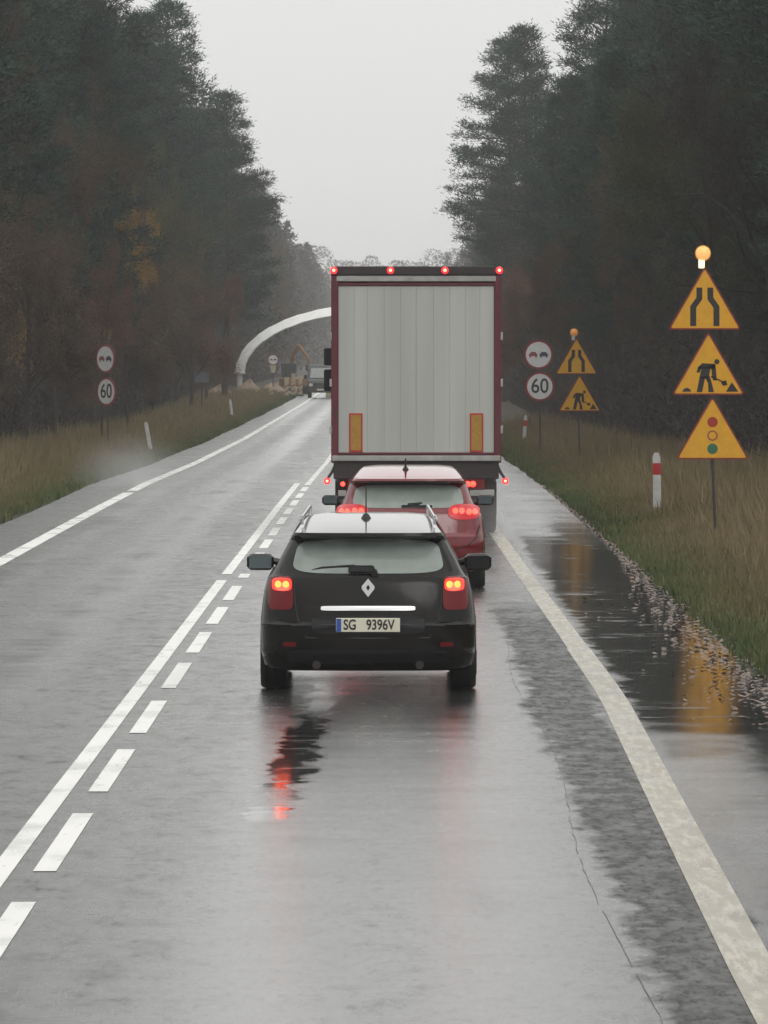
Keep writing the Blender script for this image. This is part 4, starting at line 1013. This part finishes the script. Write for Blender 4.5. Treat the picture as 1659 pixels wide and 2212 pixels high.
# second stack (154 m)
YS2 = 154.; s2 = 13400/YS2
t = thing('warning_sign_post', 'farther post carrying two yellow triangles under an unlit amber lamp, beside the speed limit', 'road sign', ((1247-844)/s2, YS2, zr(YS2)), R(4))
for (x, yb, kd) in ((1245, 808, 'narrow'), (1252, 888, 'worker')):
    a = 91/s2; warn_sign(t, a, (x-1247)/s2, zc(yb, s2)-zr(YS2)+a*math.sqrt(3)/6, kd)
beacon(t, (1240-1247)/s2, zc(735, s2)-zr(YS2), False, .85)
post(t, (1254-1247)/s2, -.1, (1244-1247)/s2, zc(745, s2)-zr(YS2))
# no overtaking and 60, both sides
for side, (xc, ys, Z, lab, rz, xsq) in {'r': (1164, (766, 835), 173., 'no overtaking and 60 discs on the post between the truck and the small triangles', 0, 1), 'l': (229, (775, 846), 177., 'no overtaking and 60 discs on a post at the dark forest across the road', R(-46), 1)}.items():
    s = 13400/Z; gx = (xc-844)/s
    t = thing('speed_limit_sign', lab, 'road sign', (gx, Z, zr(Z)), rz)
    for yy, kd, dx in ((ys[0], 'no', -1), (ys[1], '60', 2)):
        round_sign(t, .82, dx/s, zc(yy, s)-zr(Z), kd)
    post(t, 4/s, -.2, -1/s, zc(ys[0]-20, s)-zr(Z))
# far signs
s = 13400/420.
t = thing('round_sign', 'pale round sign with an orange plate inside the white arch', 'road sign', ((590-844)/s, 420, zr(420)))
round_sign(t, .72, 0, zc(777, s)-zr(420), 'x'); MB().prism([(-.22, 0), (.22, 0), (.12, -.5), (-.12, -.5)][::-1], -.02, .01).build('orange_plate', M_barrier, t).location = (0, 0, zc(789, s)-zr(420))
post(t, 0, -.1, 0, zc(770, s)-zr(420), .04)
s = 13400/300.
t = thing('blue_sign', 'small pale blue sign at the forest edge beyond the leaning posts', 'road sign', ((436-844)/s, 300, zr(300)))
MB().box(-.34, .34, -.02, .01, zc(826, s)-zr(300), zc(803, s)-zr(300)).build('sign_plate', mat('faded_blue', (.11, .125, .14), .5, var=.4), t); post(t, 0, -.1, 0, zc(812, s)-zr(300), .035)
# delineator posts
def delineator(x, Z, label, lean, h=1.0, red=True, wd=.11):
    t = thing('marker_post', label, 'marker post', (x, Z, gz(x, Z)-.05), 0, 'white marker posts along the verges')
    t.rotation_euler = (R(2), R(lean), 0)
    m = MB(); m.prism([(-wd/2, -.1), (wd/2, -.1), (wd/2, h-.09), (wd*.28, h), (-wd*.28, h), (-wd/2, h-.06)], -.035, .035); o = m.build('post_body', M_whitepost, t)
    if red: MB().box(-wd/2-.003, wd/2+.003, -.039, .02, h-.36, h-.17).build('red_band', M_redref, t)
    return t
delineator((1420-844)*103/13400, 103., 'white post with a bright red band, nearest of all the marker posts', -.8, 1.13, wd=.13)
delineator((1131-844)*203/13400, 203., 'small white post behind the discs of the no overtaking sign, in the far verge grass', 4, 1.0)
delineator((327-844)*183/13400, 183., 'leaning white post below and beside the speed discs across the road', -10, .95, red=False)
delineator((503-844)*283/13400, 283., 'leaning white post halfway to the white arch across the road', -8, .95, red=False)

# ------------------------------------------------------------ far end: arch and roadworks
YA = 450.; sA = 13400/YA
t = thing('pipe_arch', 'big white arch curving up from the verge and over the road behind the truck', 'arch', ((802-844)/sA, YA, 0))
ax_, bz = 284/sA, 139/sA; zb = CAMH-(806-755)/sA; nseg = 22
pts = [(-ax_*math.cos(math.pi*i/nseg), 0, zb+bz*math.sin(math.pi*i/nseg)) for i in range(nseg+1)]
for i in range(nseg):
    th = [math.pi*(i+q)/nseg for q in (-.02, 1.02)]; r0 = .35-.02*(i % 2); vs = []
    for a_ in th:
        c_ = Vector((-ax_*math.cos(a_), 0, zb+bz*math.sin(a_))); nrm = Vector((-math.cos(a_)/ax_, 0, math.sin(a_)/bz)).normalized()
        for rad, yy in ((-r0, -.55), (-r0*.8, -.62), (r0, .25), (r0*.9, .5), (-r0, .5)): vs.append(c_+nrm*rad+Vector((0, yy, 0)))  # front face sloped upward, shaped to catch more sky light
    m = MB(); m.add(vs, [(4, 3, 2, 1, 0), (5, 6, 7, 8, 9)]+[(q, (q+1) % 5, (q+1) % 5+5, q+5) for q in range(5)]); m.build('arch_section', M_arch, t, 30)
for x in (-ax_, ax_):
    m = MB(); m.tube((x, 0, -.5), (x, 0, zb+.05), .20, .20, 12); m.tube((x, 0, zb-.06), (x, 0, zb+.02), .44, .44, 16); m.build('pier', M_archband, t, 40)
# sand heap
def heap(name, x, y, rx, ry, h, m, label, seed):
    rng = random.Random(seed); b = MB(); n = 20; vs = []; rr = 7
    ph = [rng.uniform(0, 6.28) for _ in range(4)]
    for k in range(rr+1):
        q = k/rr
        for i in range(n):
            t_ = 2*math.pi*i/n; w_ = 1+.13*math.sin(2*t_+ph[0])+.08*math.sin(5*t_+ph[1])
            vs.append((q*rx*w_*math.cos(t_), q*ry*w_*math.sin(t_), h*(1-q)**.85*(1+.15*math.sin(3*t_+ph[2]))*(1 if k else 1)+rng.uniform(-.03, .03)*(k > 0)-.25*(k == rr)))
    b.add(vs, [(k*n+i, k*n+(i+1) % n, (k+1)*n+(i+1) % n, (k+1)*n+i) for k in range(rr) for i in range(n)])
    o = b.build(name, m, None, 50); o.location = (x, y, gz(x, y)); return tag(o, label, 'heap')
heap('sand_heap', (478-844)*390/13400, 390, 1.3, 2.2, 1.0, M_sand, 'low sandy heap on the verge beside the foot of the white arch', 1)
heap('sand_heap', (540-844)*415/13400, 415, 1.5, 2.0, 1.15, M_sand, 'sandy heap between the foot of the white arch and the round sign', 5)
heap('sand_heap', (618-844)*440/13400, 440, 1.7, 2.0, 1.0, M_sand, 'sandy heap behind the pale barrier boards', 9)
heap('earth_heap', (585-844)*425/13400, 425, 1.6, 2.0, .8, M_sand, 'low earth heap under the white arch below the round sign', 2)
# barrier boards
for i, (x, yt, yb, lb) in enumerate([(556, 822, 846, 'pale barrier board below the left end of the white arch'), (586, 834, 850, 'short pale barrier board below the far round sign'),
        (619, 815, 858, 'tall pale barrier board in front of the digger'), (634, 810, 860, 'middle one of the pale barrier boards in front of the digger'), (649, 818, 862, 'barrier board closest to the dark van')]):
    Z = 398+4*i; s = 13400/Z; t = thing('barrier_board', lb, 'barrier', ((x-844)/s, Z, zr(Z)+.03), R(-14+9*(i % 3)), 'barrier boards at the roadworks')
    hh = (yb-yt)/s; hh = max(.7, hh); m = MB(); m.box(-.14, .14, -.02, .02, .12, hh, bev=.01); o = m.build('board', M_barrier, t)
    for k in range(2 if hh > 1 else 1): MB().prism([(-.139, .25+k*.35), (.139, .40+k*.35), (.139, .52+k*.35), (-.139, .37+k*.35)][::-1], -.026, -.0215).build('stripe', M_stripe, o)
    MB().box(-.2, .2, -.2, .2, 0, .12, bev=.02).build('foot', M_rubber, t)
# digger
Z = 432; s = 13400/Z; dx = (636-844)/s
t = thing('digger', 'small orange brown digger with raised arm at the roadworks below the white arch', 'digger', (dx, Z, gz(dx, Z)), R(20))
m = MB()
for x in (-.75, .75): m.box(x-.2, x+.2, -1.1, 1.1, 0, .5, bev=.12)
m.build('tracks', M_rubber, t, 40)
MB().box(-.85, .85, -1.0, .9, .55, 1.15, bev=.08).build('body', M_dirtyor, t, 40)
c = MB().box(-.8, .0, -.5, .6, 1.15, 2.2, bev=.08).build('cab', M_darkgreen, t, 40); MB().box(-.7, -.1, -.515, -.502, 1.35, 2.05).build('cab_window', M_clearglass, c)
m = MB(); m.path([(-.3, .2, 1.1), (-.35, -.6, 2.7), (-.1, -1.2, 3.4)], [.17, .15, .12], 8); m.build('boom', M_dirtyor, t, 40)
m = MB(); m.path([(-.1, -1.2, 3.4), (.45, -1.6, 2.5), (.6, -1.7, 2.0)], [.13, .11, .09], 8); m.build('stick', M_dirtyor, t, 40)
m = MB(); m.prism([(.3, 2.05), (.95, 2.1), (.95, 1.6), (.6, 1.45), (.3, 1.7)][::-1], -1.95, -1.45); m.build('bucket', M_sand, t, 40)
# dark van
Z = 405; s = 13400/Z; vx = (694-844)/s
t = thing('van', 'dark green grey van standing at the roadworks just left of the truck', 'van', (vx, Z, zr(Z)), math.pi)
m = MB(); hwv = .86
prof = [(0, .35), (0, 1.0), (.15, 1.15), (.55, 1.25), (1.15, 2.0), (1.5, 2.2), (4.6, 2.2), (4.75, 1.9), (4.8, .5), (4.7, .35)]
vs = []
for x, e in ((-hwv, .0), (-hwv+.06, .06), (hwv-.06, .06), (hwv, 0)):
    pass
m.add([(x, 2.4-y, z) for x in (-hwv, hwv) for y, z in prof], [tuple(range(10)), tuple(range(19, 9, -1))]+[(i, i+10, (i+1) % 10+10, (i+1) % 10) for i in range(10)])
bd = m.build('body', M_darkgreen, t, 30)
md = bd.modifiers.new('bevel', 'BEVEL'); md.width = .06; md.segments = 2
m = MB(); m.add([(-.72, 2.4-.58+.02, 1.32), (.72, 2.4-.58+.02, 1.32), (.64, 2.4-1.10+.02, 1.95), (-.64, 2.4-1.10+.02, 1.95)], [(0, 1, 2, 3)])
m.add([(-.72, 2.4-.58-.02, 1.30), (.72, 2.4-.58-.02, 1.30), (.64, 2.4-1.10-.02, 1.93), (-.64, 2.4-1.10-.02, 1.93)], [(3, 2, 1, 0)]); m.build('windshield', M_clearglass, t)
for x in (-.65, .65):
    MB().box(x-.12, x+.12, 2.38, 2.43, .75, .95, bev=.02).build('headlight', M_signwhite, t)
    for y in (1.5, -1.6):
        q = MB(); q.lathe([(.15, -.1), (.30, -.1), (.33, -.07), (.33, .07), (.30, .1), (.15, .1)], 'x', (x*1.15, y, .33), 20); q.build('wheel', M_rubber, t, 40)
MB().box(-.26, .26, 2.41, 2.43, .5, .6).build('number_plate', M_plate, t)
for x in (-1.0, 1.0): MB().box(x-.1, x+.1, 1.4, 1.5, 1.25, 1.5, bev=.02).build('mirror', M_plastic, t, 40)
# pale equipment box behind the van
Z = 412; s = 13400/Z
t = thing('light_tower', 'pale portable traffic light on its mast between the dark van and the truck', 'traffic light', ((712-844)/s, Z, zr(Z)), 0)
MB().box(-.25, .25, -.2, .2, 0, .5, bev=.03).build('battery_box', M_barrier, t, 40); MB().tube((0, 0, .5), (0, 0, 2.4), .04).build('mast', M_galv, t, 40)
hd = MB().box(-.15, .15, -.1, .1, 2.3, 3.2, bev=.03).build('light_head', M_plastic, t, 40)
for k in range(3): q = MB(); q.lathe([(.001, -.12), (.09, -.11), (.09, -.1)], 'y', (0, 0, 2.47+.28*k), 14); q.build('lens', [M_signgreen, M_yelplate, M_redref][k], hd, 40)

# ------------------------------------------------------------ spray thrown up by tyres
def volmat(name, d):
    m = bpy.data.materials.new(name); m.use_nodes = True; nt = m.node_tree; nt.nodes.clear()
    o_ = nt.nodes.new('ShaderNodeOutputMaterial'); v_ = nt.nodes.new('ShaderNodeVolumePrincipled')
    v_.inputs['Color'].default_value = (.95, .95, .95, 1)
    tc = nt.nodes.new('ShaderNodeTexCoord'); vm = nt.nodes.new('ShaderNodeVectorMath'); vm.operation = 'MULTIPLY_ADD'
    vm.inputs[1].default_value = (2, 2, 2); vm.inputs[2].default_value = (-1, -1, -1); nt.links.new(tc.outputs['Generated'], vm.inputs[0])
    ln = nt.nodes.new('ShaderNodeVectorMath'); ln.operation = 'LENGTH'; nt.links.new(vm.outputs[0], ln.inputs[0])
    f = math_(nt, 'SUBTRACT', 1, ln.outputs['Value'], clamp=True); f = math_(nt, 'POWER', f, 1.5)
    n = noise(nt, tc.outputs['Object'], (1, 1, 1), 2, 2.2)
    nt.links.new(math_(nt, 'MULTIPLY', f, math_(nt, 'MULTIPLY', smooth(nt, n, .3, .7, .4, 1.4), d)), v_.inputs['Density'])
    nt.links.new(v_.outputs[0], o_.inputs['Volume']); return m
M_mist = volmat('drifting_mist', .15)
cx_ = (795-844)*YB/13400
for lb, (x, y, z, rx, ry, rz_), mm in [
        ('fine spray trailing from the truck wheels over the shoulder', (TX+1.3, YT-1.5, .1, 1.0, 3.0, .9), M_mist),
        ('pale mist drifting over the edge of the oncoming lane', ((285-844)*128/13400, 128, .25, 1.5, 5, .95), M_mist)]:
    o_ = MB().box(-rx, rx, -ry, ry, -rz_, rz_).build('spray', mm); o_.location = (x, y, z); tag(o_, lb, 'spray', kind='stuff')

# ------------------------------------------------------------ haze
hz = MB().box(-1600, 1600, -440, 3700, -2.2, 33).build('haze', None)
hm = bpy.data.materials.new('haze'); hm.use_nodes = True; hm.node_tree.nodes.clear()
ho = hm.node_tree.nodes.new('ShaderNodeOutputMaterial'); hv = hm.node_tree.nodes.new('ShaderNodeVolumePrincipled')
hv.inputs['Color'].default_value = (.98, .985, .98, 1); hv.inputs['Density'].default_value = .00034
hm.node_tree.links.new(hv.outputs[0], ho.inputs['Volume']); hz.data.materials.append(hm); tag(hz, 'pale damp haze over road and forest', 'haze', kind='stuff')
del hz['category']
print('objects', len(bpy.data.objects))
